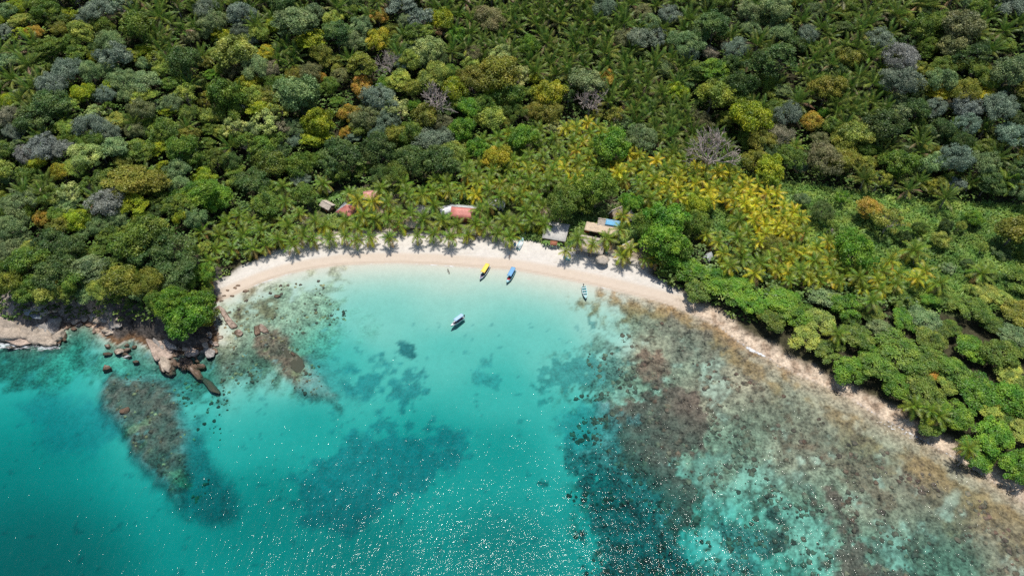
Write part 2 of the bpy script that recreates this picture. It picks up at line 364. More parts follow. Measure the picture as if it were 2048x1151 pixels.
def water_mat():
    k = Nt('sea_water'); p = k.pos()
    mp = k.n('Mapping'); mp.inputs['Rotation'].default_value = (0, 0, rad(-28)); mp.inputs['Scale'].default_value = (.42, 1.0, 1.0); k.l(p, mp.inputs[0])
    m2 = k.n('Mapping'); m2.inputs['Scale'].default_value = (1.25, .5, 1.0); m2.inputs['Rotation'].default_value = (0, 0, rad(12)); k.l(p, m2.inputs[0])
    a = k.noise(.95, 3, mp.outputs[0], .55); b2 = k.noise(.30, 2, m2.outputs[0], .5); c2 = k.noise(1.9, 2, m2.outputs[0], .5)
    h = k.math('ADD', k.math('MULTIPLY', a.outputs[0], .10), k.math('ADD', k.math('MULTIPLY', b2.outputs[0], .42), k.math('MULTIPLY', c2.outputs[0], .10)))
    bm = k.n('Bump'); bm.inputs['Distance'].default_value = 1.0; bm.inputs['Strength'].default_value = 1.0; k.l(h, bm.inputs['Height'])
    gl = k.n('BsdfGlossy'); gl.inputs['Roughness'].default_value = .04; k.l(bm.outputs[0], gl.inputs['Normal'])
    fr = k.n('Fresnel'); fr.inputs[0].default_value = 1.33; k.l(bm.outputs[0], fr.inputs['Normal'])
    tr = k.n('BsdfTransparent'); mx = k.n('MixShader'); k.l(fr.outputs[0], mx.inputs[0]); k.l(tr.outputs[0], mx.inputs[1]); k.l(gl.outputs[0], mx.inputs[2])
    fo = k.n('Attribute', attribute_name='foam'); fn = k.noise(.9, 5, mp.outputs[0], .7)
    ff = k.ramp(k.math('ADD', fo.outputs['Fac'], fn.outputs[0]), 1.0, 1.22)
    df = k.n('BsdfDiffuse'); df.inputs[0].default_value = (.75, .78, .8, 1)
    mf = k.n('MixShader'); k.l(ff, mf.inputs[0]); k.l(mx.outputs[0], mf.inputs[1]); k.l(df.outputs[0], mf.inputs[2])
    k.l(mf.outputs[0], k.out.inputs[0])
    va = k.n('VolumeAbsorption'); va.inputs['Density'].default_value = 1.0; va.inputs['Color'].default_value = (1 - .44, 1 - .080, 1 - .074, 1)
    k.l(va.outputs[0], k.out.inputs['Volume']); return k.m
M = dict(ground=ground_mat(), leaf=leaf_mat(cscale=1.5), palm=leaf_mat('palm_frond', .30, .45, .45, .35), water=water_mat(),
  bark=simple('bark', (.19,.165,.135), .9, .2, .3, 2.0), palmbark=simple('palm_bark', (.30,.26,.22), .9, .2, .3, 2.0),
  bare=simple('bare_branch', (.46,.39,.355), .9, .2, .25), rock=None)

# ------------------------------------------------------------------ ground sheets: sea bed, beach, hillside; and the sea
idx = (np.arange(ny - 1)[:, None] * nx + np.arange(nx - 1)[None, :])
quads = np.stack([idx, idx + 1, idx + nx + 1, idx + nx], -1).reshape(-1, 4)
fl = LAND.ravel()[quads]; nl = fl.sum(1)
dq = D.ravel()[quads].mean(1); bq = back.ravel()[quads].mean(1); vq = vw.ravel()[quads].mean(1)
cls = np.where(nl == 0, 0, np.where((dq < bq + 1.0) | ((vq > 0) & (dq < 60)), 1, 2))
Vall = np.stack([X.ravel(), Y.ravel(), Z2.ravel()], -1); Call = col.reshape(-1, 4)
for k_, nm in ((0, 'seabed'), (1, 'beach'), (2, 'hillside')):
    q = quads[cls == k_]; u, inv = np.unique(q, return_inverse=True)
    o = link(nm, mkmesh(nm, Vall[u], inv.reshape(q.shape), [M['ground']], smooth=True, cols=Call[u])); o['kind'] = 'structure'
wx = np.concatenate([[-900, -400], np.arange(-262, 262.01, .8), [400, 900]]); wy = np.concatenate([[-300, -100], np.arange(50, 262, .8)])
WX, WY = np.meshgrid(wx, wy); wpx, wpy, _ = proj(WX, WY, 0.)
foam = np.zeros(WX.shape)
def fm(P, s, soft=5, val=.55):
    global foam
    foam = np.maximum(foam, val * sstep(-soft, soft, sdpoly(wpx, wpy, P)))
fm([(-60,676),(30,684),(100,690),(120,684),(125,700),(80,704),(20,700),(-60,705)], 0, 5, .56)
fm([(126,668),(145,662),(150,676),(128,682)], 0, 4, .5); fm([(235,712),(262,705),(275,716),(240,722)], 0, 4, .5)
fm([(290,735),(305,715),(318,745),(300,752)], 0, 4, .42); fm([(545,690),(585,695),(590,706),(548,702)], 0, 4, .46)
fm([(1484,692),(1505,694),(1535,710),(1530,716),(1500,704)], 0, 2, .66); fm([(1545,726),(1562,730),(1572,738),(1560,738)], 0, 2, .62)
fm([(1755,838),(1790,855),(1830,874),(1850,892),(1840,890),(1800,868),(1755,843)], 0, 2, .58); fm([(870,530),(920,533),(960,536),(1000,539),(960,539),(900,534)], 0, 1.5, .6)
fm([(520,652),(545,668),(540,678),(515,664)],0,3,.44)
wi = (np.arange(len(wy) - 1)[:, None] * len(wx) + np.arange(len(wx) - 1)[None, :])
wq = np.stack([wi, wi + 1, wi + len(wx) + 1, wi + len(wx)], -1).reshape(-1, 4)
wz, wd, wl = height(WX, WY)
foam = np.maximum(foam, .60 * sstep(1.2, .25, wd) * sstep(.46, .62, vnoise(WX * .09, WY * .09, 5)) * sstep(430, 460, wpx))
keep = (np.where(wl, wd, 0).ravel()[wq].min(1) < 3.5)
o = link('sea_water', mkmesh('sea_water', np.stack([WX.ravel(), WY.ravel(), np.zeros(WX.size)], -1), wq[keep], [M['water']], attrs={'foam': foam.ravel()}, smooth=True)); o['kind'] = 'structure'


# ------------------------------------------------------------------ coral heads and reef boulders standing on the sea bed
def reef_lumps(name, P, n, thr, rr, pal, label, seed, nsc=.22, tall=.38):
    R_ = np.random.default_rng(seed); x = R_.uniform(-200, 230, n); y = R_.uniform(62, 240, n); px, py, _ = proj(x, y, 0.)
    dn = fbm(x * nsc, y * nsc, seed, 4); ok = inside(px, py, P) & (dn > thr); x, y, dn = x[ok], y[ok], dn[ok]; z = gz(x, y); ok = z < -.12; x, y, z, dn = x[ok], y[ok], z[ok], dn[ok]
    m = len(x); r = rr[0] + (rr[1] - rr[0]) * R_.random(m) ** 2.5; k = 9; th = np.arange(k) * 2 * PI / k
    V = []; 
    for lev, (f, h) in enumerate(((1.08, -.25), (.92, .45), (.5, .9))):
        q = r[:, None] * f * (1 + R_.normal(size=(m, k)) * .24)
        V.append(np.stack([x[:, None] + q * np.cos(th), y[:, None] + q * np.sin(th), np.minimum(z[:, None] + h * tall * r[:, None] * (1 + R_.normal(size=(m, k)) * .12), -.03)], -1))
    V.append(np.stack([x, y, np.minimum(z + tall * r, -.03)], -1)[:, None, :])
    V = np.concatenate(V, 1); per = 3 * k + 1; F4 = []; F3 = []
    for i in range(k):
        j = (i + 1) % k; F4 += [(i, j, k + j, k + i), (k + i, k + j, 2 * k + j, 2 * k + i)]; F3.append((2 * k + i, 2 * k + j, 3 * k))
    off = (np.arange(m) * per)[:, None, None]; F4 = (np.array(F4)[None] + off).reshape(-1, 4); F3 = (np.array(F3)[None] + off).reshape(-1, 3)
    pc = np.array(pal)[R_.integers(0, len(pal), m)] * R_.uniform(.75, 1.25, (m, 1)); cols_ = np.concatenate([np.repeat(pc, per, 0), np.full((m * per, 1), .6)], 1)
    o = link(name, mkmesh(name, V.reshape(-1, 3), [F4, F3], [M['ground']], cols=cols_, smooth=True)); o['kind'] = 'stuff'; tag(o, label, 'coral'); return o
reef_lumps('coral_heads', [(1150,740),(1230,640),(1330,640),(1480,740),(1700,860),(2080,1060),(2120,1180),(1160,1180),(1130,880)], 60000, .52, (.12, .85), [(.14,.10,.075), (.11,.09,.07), (.17,.11,.08), (.16,.14,.10), (.20,.17,.12)], 'brown coral heads scattered over the shallow reef off the right shore', 11)
reef_lumps('reef_boulders', [(425,640),(520,575),(640,560),(700,620),(640,700),(650,800),(560,760),(470,770),(390,990),(300,950),(210,780),(240,735),(430,760)], 42000, .52, (.12, .62), [(.16,.13,.09), (.20,.16,.09), (.30,.27,.15), (.10,.08,.06)], 'brown and olive boulders lying under water around the headland', 13, .25, .5)
# ------------------------------------------------------------------ foliage builders
def leafcards(Cn, Nn, S, R):
    """four-cornered leaves: centres, normals, sizes"""
    n = len(Cn); r = R.normal(size=(n, 3)); Nn = Nn / (np.linalg.norm(Nn, axis=1, keepdims=True) + 1e-9)
    T = np.cross(Nn, r); T /= np.linalg.norm(T, axis=1, keepdims=True) + 1e-9
    B = np.cross(Nn, T); S = S[:, None]
    V = np.stack([Cn - T * S, Cn - B * S * .55, Cn + T * S, Cn + B * S * .55], 1).reshape(-1, 3)
    return V, np.arange(4 * n).reshape(n, 4)
def tube(P, r, sides=5):
    P = np.asarray(P, float); r = np.broadcast_to(r, len(P)) if np.ndim(r) else np.full(len(P), r)
    d = np.gradient(P, axis=0); d /= np.linalg.norm(d, axis=1, keepdims=True) + 1e-9
    up = np.array([.3, .2, 1.]) if abs(d[0, 2]) < .9 else np.array([1., .1, 0])
    a = np.cross(d, up); a /= np.linalg.norm(a, axis=1, keepdims=True) + 1e-9; b = np.cross(d, a)
    th = np.arange(sides) * 2 * PI / sides
    V = (P[:, None] + r[:, None, None] * (a[:, None] * np.cos(th)[None, :, None] + b[:, None] * np.sin(th)[None, :, None])).reshape(-1, 3)
    F = []
    for i in range(len(P) - 1):
        for j in range(sides):
            k = (j + 1) % sides; F.append((i * sides + j, i * sides + k, (i + 1) * sides + k, (i + 1) * sides + j))
    return V, np.array(F)
def join(parts):
    V = []; F = {}; o = 0
    for v, f in parts:
        V.append(v); F.setdefault(f.shape[1], []).append(f + o); o += len(v)
    return np.concatenate(V), [np.concatenate(f) for f in F.values()]
def unit(R, n):
    d = R.normal(size=(n, 3)); return d / np.linalg.norm(d, axis=1, keepdims=True)
CR = 6.0; CZ = 8.0                                   # crown radius and height of crown centre in the unit tree
def make_tree(kind, seed):
    R = np.random.default_rng(seed)
    if kind == 'R': n, cr, per, ls, zs = 50, (1.0, 2.0), 190, .27, .72
    if kind == 'F': n, cr, per, ls, zs = 90, (.8, 1.45), 105, .19, .70
    if kind == 'T': n, cr, per, ls, zs = 46, (1.2, 2.2), 160, .27, .60
    if kind == 'S': n, cr, per, ls, zs = 34, (.8, 1.5), 80, .32, .75
    if kind == 'D': n, cr, per, ls, zs = 60, (1.0, 1.7), 110, .26, .95
    lob = unit(R, 6) * np.array([1, 1, .6])            # big lobes make the outline uneven
    d = unit(R, n * 3); d = d[d[:, 2] > -.55][:int(n * 1.15)]
    lobe = .72 + .46 * np.clip(np.max(d @ lob.T, axis=1), .2, 1) ** 2 + R.normal(size=len(d)) * .06
    base = d * np.array([1, 1, zs]) * (CR * .84 * lobe * R.uniform(.62, 1.06, len(d)))[:, None]
    if kind == 'T':
        base[:, 2] = np.round(base[:, 2] / 1.5) * 1.5 + R.normal(size=len(d)) * .12
    if kind == 'D':                                     # cone-like dark tree in tiers
        t = (base[:, 2] / (CR * zs)).clip(-1, 1); base[:, :2] *= (1.05 - .55 * np.maximum(t, -.2))[:, None]
        base[:, 2] = np.round(base[:, 2] / 1.3) * 1.3
    rr = R.uniform(*cr, len(d)) * R.choice([.45, .8, 1., 1.3], len(d)); cv = R.random(len(d))
    flat = .34 if kind in 'TD' else (.8 if kind == 'R' else .85)
    LC, LN, LS, LV = [], [], [], []
    for c, r, v in zip(base, rr, cv):
        m = int(per * (r / np.mean(cr)) ** 1.6)
        u = unit(R, m); out = c / (np.linalg.norm(c) + 1e-6); u = u + out * .45 + np.array([0, 0, .35]); u /= np.linalg.norm(u, axis=1, keepdims=True)
        rad_ = r * R.uniform(.28, 1.30, m) ** .6
        LC.append(c + u * rad_[:, None] * np.array([1, 1, flat]))
        LN.append(u * (.9 if kind not in 'TD' else .35) + np.array([0, 0, .5 if kind not in 'TD' else 1.]) + R.normal(size=(m, 3)) * .75)
        LS.append(ls * R.uniform(.65, 1.3, m)); LV.append(np.clip(.55 * v + .45 * R.random(m), 0, 1))
    V, F = leafcards(np.concatenate(LC), np.concatenate(LN), np.concatenate(LS), R)
    V = V + np.array([0, 0, CZ]); v = np.repeat(np.concatenate(LV), 4)
    crown = mkmesh('crown', V, F, [M['leaf']], attrs={'v': v})
    parts = [tube([(0, 0, -1.5), (.1, 0, 2), (.0, .15, 4.5), (.2, .1, CZ - 1)], [.42, .34, .28, .16], 6)]
    sel = R.permutation(len(base))[: (22 if kind == 'S' else 12)]
    for i in sel:
        e = base[i] + np.array([0, 0, CZ - (0 if kind == 'S' else .4)]); s0 = np.array([0, 0, R.uniform(3.2, 6)]); m_ = (s0 + e) / 2 + np.array([0, 0, -.5]) + R.normal(size=3) * .3
        parts.append(tube([s0, m_, e], [.17, .11, .05], 4))
    V, F = join(parts); tr = mkmesh('trunk', V, F, [M['bark'] if kind != 'S' else M['bare']], smooth=True)
    return crown, tr
def make_bare(seed):
    R = np.random.default_rng(seed); parts = []; tw = []
    def grow(p, d, L, r, lev):
        q = p + d * L; m = (p + q) / 2 + R.normal(size=3) * L * .07
        (parts if lev < 2 else tw).append(tube([p, m, q], [max(r, .055), max(r * .8, .05), max(r * .6, .04)], 5 if lev < 2 else 3))
        if lev >= 5: return
        for _ in range(3 if lev < 4 else 2):
            e = d + R.normal(size=3) * .48 + np.array([0, 0, .10]); e /= np.linalg.norm(e)
            grow(p + (q - p) * R.uniform(.55, 1), e, L * R.uniform(.62, .82), r * .56, lev + 1)
    for i in range(6):
        a = i * PI / 3 + R.uniform(-.3, .3); d = np.array([math.cos(a) * .75, math.sin(a) * .75, R.uniform(.5, 1.)]); d /= np.linalg.norm(d)
        grow(np.array([0, 0, 3.4]), d, 3.3, .26, 1)
    parts.append(tube([(0, 0, -1.5), (.1, 0, 2), (0, 0, 3.8)], [.5, .4, .3], 6))
    V, F = join(parts); V2, F2 = join(tw)
    return mkmesh('trunk', V, F, [M['bare']]), mkmesh('branches', V2, F2, [M['bare']])
COLB = None
VAR = {k: [make_tree(k, 100 + i * 7 + ord(k)) for i in range(n)] for k, n in (('R', 9), ('F', 6), ('T', 5), ('S', 4), ('D', 3))}
BARE = [make_bare(5), make_bare(6)]
COL = dict(g=(.098,.158,.020), d=(.062,.108,.026), b=(.145,.190,.145), m=(.190,.205,.180), s=(.145,.210,.080), l=(.215,.270,.045), y=(.225,.275,.012),
           v=(.100,.205,.017), o=(.165,.185,.024), a=(.40,.26,.035), n=(.175,.165,.080), e=(.34,.30,.016), p=(.27,.32,.10), r=(.18,.10,.05), x=(.20,.175,.135))
for k_, w_ in dict(a=.22, e=.2, y=.12, x=.3, m=.12, n=.3, b=.15, r=.2).items(): COL[k_] = tuple(q * (1 - w_) + p_ * w_ for q, p_ in zip(COL[k_], (.11, .165, .03)))
CN = dict(g='green', d='dark green', b='blue-grey', m='mauve-grey', s='sage green', l='lime-tinged', y='yellow-green', v='bright green', o='olive', a='orange', n='brownish', e='golden yellow', p='pale lime', r='reddish brown', x='mauve')
KN = dict(R='billowing', F='feathery fine-leaved', T='flat-tiered', S='thin-crowned', D='conifer-like', B='leafless')
NOT = '''32 15 40 R y;88 22 55 R g;135 30 40 R y;198 20 62 F b;160 42 34 F b;10 62 38 F m;70 65 36 F a;120 62 42 R o;165 62 56 R l;95 98 56 T g;150 105 46 T g;205 50 46 R g;272 52 72 R g;290 100 42 T y;15 122 46 R s
132 138 62 F b;178 146 60 F s;98 170 66 F b;165 185 48 R y;95 200 72 T d;250 155 56 F s;292 165 60 R s;205 190 50 F b;250 190 50 F s;185 230 50 S p;18 232 54 F x;75 240 66 R d;25 265 48 F b;178 255 62 F b;216 262 50 F b
125 255 40 R l;85 292 66 F m;50 305 50 F m;120 300 48 F m;280 220 60 F n;270 260 46 F n;335 222 30 T y;345 205 50 F s;362 125 72 R d;376 75 46 F n;412 15 60 F b;480 30 60 F b;425 45 56 F s;440 70 36 R y;472 100 80 R l;470 137 42 F n
425 150 32 T v;500 165 50 R y;452 190 82 R g;395 165 42 T l;412 200 46 S o;430 235 50 R l;470 252 60 S p;330 265 60 R g;380 272 46 R o;588 42 78 T s;628 28 50 R s;545 50 42 R y;520 66 46 R l;615 82 62 T y;640 106 50 F o;665 38 42 R l
700 25 36 R g;720 52 42 R s;705 80 50 F s;756 34 36 R a;755 82 52 R e;720 132 72 D o;530 105 46 T e;540 140 50 F x;620 146 50 F n;642 155 26 R a;665 130 42 R o;682 150 42 F n;595 186 82 R s;725 170 48 R a;765 166 38 T v;750 196 74 F b
790 215 62 S p;780 128 54 B x;800 126 48 F b;820 120 54 R l;855 100 62 R p;872 145 56 R l;885 40 52 R y;880 60 36 F r;912 70 46 R v;975 35 60 F n;945 106 46 F n;820 176 50 F o;860 165 60 R l;906 175 56 R y;870 202 74 B x;855 232 62 R o
920 205 46 T g;945 160 76 F o;1000 145 86 R o;1000 110 52 R p;940 220 56 R v;982 240 62 R l;825 213 32 R v;697 226 46 R a;690 266 28 R a;642 240 72 R y;630 278 56 T y;604 212 60 F d;556 215 56 S l;530 242 60 S p;566 256 42 S x;730 236 60 F n
760 272 52 F b;866 282 72 F b;886 246 46 F n;822 262 60 R g;922 262 62 R v;1055 90 52 R v;1035 150 62 S p;1105 188 68 R e;1100 226 62 R o;1172 165 64 R s;1178 204 62 B x;1214 160 40 R a;1106 256 42 S p;1246 75 52 F n;1210 15 52 F b
1285 25 46 F n;1300 44 50 F s;1280 76 58 F b;1336 28 52 F b;1370 85 66 F s;1376 106 42 F b;1330 136 42 F s;1430 50 72 D d;1500 25 62 F s;1472 95 52 F b;1416 106 42 F x;1430 136 56 T v;1465 126 42 R d;1548 120 88 D d;1425 192 82 R o
1490 165 62 R d;1356 182 42 R y;1506 240 86 R y;1400 238 50 F n;1425 303 104 B x;1222 292 76 R v;1046 270 60 R v;1292 275 62 F s;1560 20 62 R s;1630 20 46 F s;1560 66 52 F s;1616 66 46 F b;1760 78 62 F b;1806 115 76 F m;1800 162 76 F b
1840 55 62 R g;1922 55 70 R n;1910 90 60 R n;1885 160 68 R s;1878 182 44 T e;1962 190 46 T e;2022 140 82 R s;1876 215 52 F b;1928 206 60 F m;2000 215 76 F b;1940 250 66 F b;1656 176 62 R o;1580 232 66 F b;1622 240 46 R a;1646 226 28 R v
1660 256 46 R g;1710 265 64 R l;1560 272 62 F x;1640 278 42 F n;1770 250 76 R d;1540 342 62 R y;1650 312 74 F n;1800 326 70 R g;1912 318 72 F b;1970 330 66 F s;2030 272 72 F b;1646 420 50 F d;1737 412 52 T a;1780 440 62 S l;1712 500 80 R v
1555 490 54 F o;2030 460 80 R o;45 400 62 F s;125 344 46 R e;172 312 60 R p;260 360 84 T o;300 370 70 T o;212 408 74 F m;266 405 56 T y;390 385 66 T v;440 392 62 T v;350 410 50 T g;195 452 54 F s;232 440 46 F s;140 385 60 S p;85 440 42 R a
120 452 50 R o;100 485 70 R d;30 450 60 F s;290 470 86 R g;340 490 86 T d;255 492 70 R g;300 505 80 T d;350 530 76 T d;240 562 74 R o;300 560 66 F o;345 575 60 F d;335 608 66 R v;398 606 76 R v;368 632 84 R v;350 590 56 R v;312 600 50 R g;405 545 50 R v;362 436 36 R y
60 520 70 R g;25 560 62 R o;110 545 70 R d;100 585 60 R l;45 590 50 R g;150 560 56 R g;20 500 56 F s;150 490 60 R d;545 325 70 R g;600 332 56 R g;610 385 50 R g;530 402 56 T g;690 310 82 R d;760 298 76 R d;822 322 72 R d;868 326 76 R d
790 268 56 F o;910 335 42 F s;952 300 52 R v;990 318 60 R e;1125 400 72 R g;1195 378 74 R g;1264 405 48 R v;1165 410 46 R g;1340 440 84 R v;1290 450 62 R g;1390 442 62 R g;1330 488 80 R v;1375 535 76 R v;1355 500 60 R g;1395 410 54 R y
1430 560 76 T v;1480 580 72 T v;1395 578 60 R g;1500 612 60 R v;1560 598 80 T v;1590 625 72 R v;1545 640 62 R g;1640 640 72 T l;1690 612 72 R v;1615 675 64 T l;1655 700 66 R g;1710 672 72 R g;1755 735 80 R g;1700 735 66 R v;1800 700 80 R g
1760 660 60 R s;1850 790 84 R g;1800 770 72 R v;1850 715 76 R g;1915 830 86 R v;1870 850 60 R g;1990 870 86 R v;1955 905 66 R v;1960 780 86 R v;2035 930 80 R v;1905 740 76 R g;2000 705 84 R g;1940 690 70 R v;1858 742 34 R a;2035 800 86 R v
1330 545 30 R g;420 410 44 R v;585 330 40 R y;1850 640 64 R s;1950 620 66 R g;2030 620 66 R o;1900 660 56 R g;2040 560 70 R g;1975 545 50 R g'''
LM = [(969,541,'the yellow-canopied boat'),(1021,550,'the blue-canopied boat'),(1425,305,'the big leafless tree'),(928,418,'the red-roofed house'),(1112,462,'the grey-roofed shed'),(1222,442,'the blue tarpaulin'),
 (60,640,'the pale rock outcrop'),(365,625,'the vivid headland tree'),(693,415,'the half-red roof'),(1922,70,'the big brown tree'),(755,82,'the golden-crowned tree'),(85,290,'the wide mauve-grey crowns'),(642,245,'the tall yellow-green tree'),
 (1505,240,'the bright olive tree'),(1737,412,'the orange-topped tree'),(1540,342,'the vivid lime tree'),(866,282,'the blue-grey dome tree'),(1548,120,'the dark tiered tree'),(590,40,'the pale tiered tree'),(212,408,'the grey tree on the point'),
 (1712,500,'the vivid green dome'),(1105,190,'the gold-topped tree'),(1055,90,'the lime tree among palms'),(1960,215,'the cluster of blue-grey crowns'),(1858,742,'the gold-flecked crown'),(1205,517,'the thatched parasol'),(400,15,'the grey crowns at the top edge'),(275,55,'the big dark-green dome up left'),(1000,145,'the wide olive crown'),(1200,110,'the palm-covered slope'),(1335,30,'the grey tree by the top edge'),(1425,192,'the round olive dome'),(1222,292,'the green dome among yellow palms'),(1650,312,'the brown tree pair'),(1700,60,'the palm slope at upper right'),(1340,445,'the big green tree by the huts'),(1990,870,'the lower-right shore trees'),(1560,598,'the middle shore tree'),(741,385,'the pink hut roof'),(1990,402,'the metal roof'),(2010,360,'the lone palm in shadow'),(480,60,'the upper-left palm thicket'),(870,202,'the mauve leafless tree'),(290,480,'the green headland dome')]
def where(px, py, head):
    pending.append([None, px, py, head]); return head
ORD = 'nearest|second nearest|third nearest|fourth nearest|fifth nearest|sixth nearest|seventh nearest|eighth nearest|ninth nearest|tenth nearest|eleventh nearest|twelfth nearest|thirteenth nearest|fourteenth nearest|fifteenth nearest|sixteenth nearest|seventeenth nearest|eighteenth nearest|nineteenth nearest|twentieth nearest'.split('|')
def name_all():
    used = {}
    for it in pending:
        o, px, py, head = it
        for m in sorted(LM, key=lambda m: (m[0] - px) ** 2 + (1.4 * (m[1] - py)) ** 2):
            dx, dy = px - m[0], py - m[1]
            if len(head.split()) + len(m[2].split()) > 10: continue
            if abs(dx) + abs(dy) > 8: break
        rel = ('right of' if dx > 0 else 'left of') if abs(dx) > abs(dy) * 1.1 else ('below' if dy > 0 else 'above')
        used.setdefault((head, rel, m[2]), []).append((dx * dx + dy * dy, o))
    for (head, rel, lm), L in used.items():
        L.sort(key=lambda a: a[0])
        for n, (_, o) in enumerate(L):
            o['label'] = f"{head} {rel} {lm}" + ('' if len(L) == 1 else f", {ORD[min(n, 19)]} to it")
placed = []                                            # (px, py, radius px)
def scale_at(x, y, z): return FPX / float(proj(x, y, z)[2])
def put_tree(px, py, dpx, kind, c, group=None):
    x, y, z = hit(px, py, 7.0); s = dpx * .5 / scale_at(x, y, z + 7) / CR
    hmin = 4.6 / CZ; sz = max(s * random.uniform(.9, 1.1), min(hmin, s * 1.5)) * (.52 if (px > 1280 and py > 500) else 1)
    x, y, z = hit(px, py, CZ * sz); rz = random.uniform(0, 6.28)
    placed.append((px, py, dpx / 2))
    if kind == 'B': c = 'x'
    size = 'large' if dpx > 72 else ('small' if dpx < 45 else 'mid-sized')
    ckey = c; base = COL[c]; j = random.uniform(.88, 1.12); cc = tuple(b * j * random.uniform(.93, 1.07) for b in base)
    nm = {'R': 'broadleaf_tree', 'F': 'feathery_tree', 'T': 'tiered_tree', 'S': 'sparse_tree', 'D': 'conical_tree', 'B': 'bare_tree'}[kind]
    t = thing(nm, where(px, py, f"{size} {CN[ckey] + ' ' if kind != 'B' else ''}{KN[kind]} tree"), 'tree', (x, y, z), rz, group or KN[kind] + ' trees of the forest')
    t.scale = (s * random.uniform(.88, 1.2), s * random.uniform(.82, 1.1), sz); t.rotation_euler = (random.uniform(-.1, .1), random.uniform(-.1, .1), rz)
    if kind == 'B':
        t.scale = (s, s, sz * 1.25)
        tr, br = random.choice(BARE); link('trunk', tr, t); link('branches', br, t)
    else:
        cr, tr = random.choice(VAR[kind]); link('trunk', tr, t); link('crown', cr, t, color=cc)
    return t
for row in NOT.replace('\n', ';').split(';'):
    a = row.split(); put_tree(float(a[0]), float(a[1]), float(a[2]), a[3], a[4])

# ------------------------------------------------------------------ palms
def frond_mesh(L, wid, nl, droop, fold, seed, lift=0., stiff=1.0):
    R = np.random.default_rng(seed); V = []; F3 = []; vv = []
    def rib(t):
        return np.array([L * (t - .16 * t ** 3 * droop), 0, L * (.10 * t - .52 * droop * t ** 2.2) + lift * t])
    ts = np.linspace(0, 1, 7); P = [rib(t) for t in ts]
    for i in range(6):
        o = len(V); w0 = .10 * (1 - ts[i]) + .02; w1 = .10 * (1 - ts[i + 1]) + .02
        V += [P[i] + (0, w0, 0), P[i] - (0, w0, 0), P[i + 1] + (0, w1, 0), P[i + 1] - (0, w1, 0)]; F3 += [(o, o + 1, o + 2), (o + 1, o + 3, o + 2)]; vv += [.75] * 4
    for sgn in (-1, 1):
        for i in range(nl):
            t = .14 + .86 * (i + R.uniform(-.2, .2)) / nl; t = min(t, .99); p = rib(t); q = rib(min(1, t + .045)); dirn = rib(min(1, t + .05)) - rib(t - .05); dirn /= np.linalg.norm(dirn)
            ln = wid * (math.sin(PI * min(.97, .22 + .75 * t)) ** .7) * R.uniform(.85, 1.1); f = fold * R.uniform(.75, 1.2)
            out = np.array([.42, sgn * math.cos(f), -math.sin(f)]); 
            b1 = p - dirn * (L / nl * .36); b2 = p + dirn * (L / nl * .36); tip = p + out * ln
            o = len(V); V += [b1, b2, tip]; F3 += [(o, o + 1, o + 2)]; g = R.random(); vv += [g, g, g]
    return mkmesh('frond', np.array(V), np.array(F3), [M['palm']], attrs={'v': vv})
CF = [frond_mesh(4.2, 1.05, 15, d, f, 30 + i) for i, (d, f) in enumerate(((.35, .2), (.6, .35), (.85, .5), (1.0, .6), (.7, .35)))]
HF = [frond_mesh(8.0, 1.6, 26, d, f, 50 + i) for i, (d, f) in enumerate(((.30, .5), (.5, .6), (.7, .7), (.9, .9)))]
def palm_trunk(h, lean, seed, r0, r1):
    R = np.random.default_rng(seed); a = R.uniform(0, 6.28); P = []
    for t in np.linspace(0, 1, 7): P.append((math.cos(a) * lean * (t ** 1.6 - 1), math.sin(a) * lean * (t ** 1.6 - 1), h * t))
    P[0] = (P[0][0], P[0][1], -1.0)
    V, F = tube(P, np.linspace(r0, r1, 7) + np.array([.12, 0, 0, 0, 0, 0, .06]), 6)
    return mkmesh('trunk', V, F, [M['palmbark']], smooth=True)
PT = [palm_trunk(8.5, l, i, .20, .13) for i, l in enumerate((.4, 1.4, 2.2, 1.0, .2))]
HT = [palm_trunk(6.0, l, 20 + i, .36, .30) for i, l in enumerate((.2, .5))]
GREENF, YELF, DEADF = (.175, .260, .030), (.80, .67, .03), (.56, .37, .11)
def mixc(a, b, t): return tuple(x * (1 - t) + y * t for x, y in zip(a, b))
def coconut(px, py, dpx, yel, hscale=1.0, label=None):
    hh = 8.5 * hscale
    x, y, z = hit(px, py, hh + .3); s = dpx * .5 / scale_at(x, y, z + 8) / 2.95
    x, y, z = hit(px, py, hh * 1.0 + .2); rz = random.uniform(0, 6.28)
    placed.append((px, py, dpx * .42))
    lookw = ('tall ' if dpx > 40 else ('small ' if dpx < 33 else '')) + ('yellow-fronded coconut palm' if yel > .55 else ('yellow-green coconut palm' if yel > .38 else ('yellow-skirted green coconut palm' if yel > .27 else 'green coconut palm')))
    if z < .25: z = .25
    t = thing('coconut_palm', label or where(px, py, lookw), 'palm', (x, y, z), rz, 'coconut palms behind the beach', s)
    sz = hh / 8.5; t.scale = (s, s, s)
    tr = link('trunk', random.choice(PT), t, scale=(1 / s * .9, 1 / s * .9, sz / s)); zt = hh / s
    n = random.randint(18, 22)
    for i in range(n):
        f = i / (n - 1)                        # 0 lowest and oldest .. 1 youngest
        az = i * 2.399 + random.uniform(-.25, .25); el = -.62 + 1.85 * f ** 1.3 + random.uniform(-.12, .12)
        m = CF[min(3, max(0, int(3.6 - 3.4 * f + random.uniform(-.4, .4))))]
        yy = min(1, max(0, yel * 1.45 - 1.15 * f + random.uniform(-.2, .2) + (.35 if f < .15 else 0)))
        c = mixc(GREENF, YELF, yy)
        if f < .18 and random.random() < .45: c = DEADF
        c = tuple(k * random.uniform(.85, 1.15) for k in c)
        link('frond', m, t, (0, 0, zt), (random.uniform(-.2, .2), -el, az), random.uniform(.85, 1.08) * (1 - .25 * f * f), color=c)
    return t
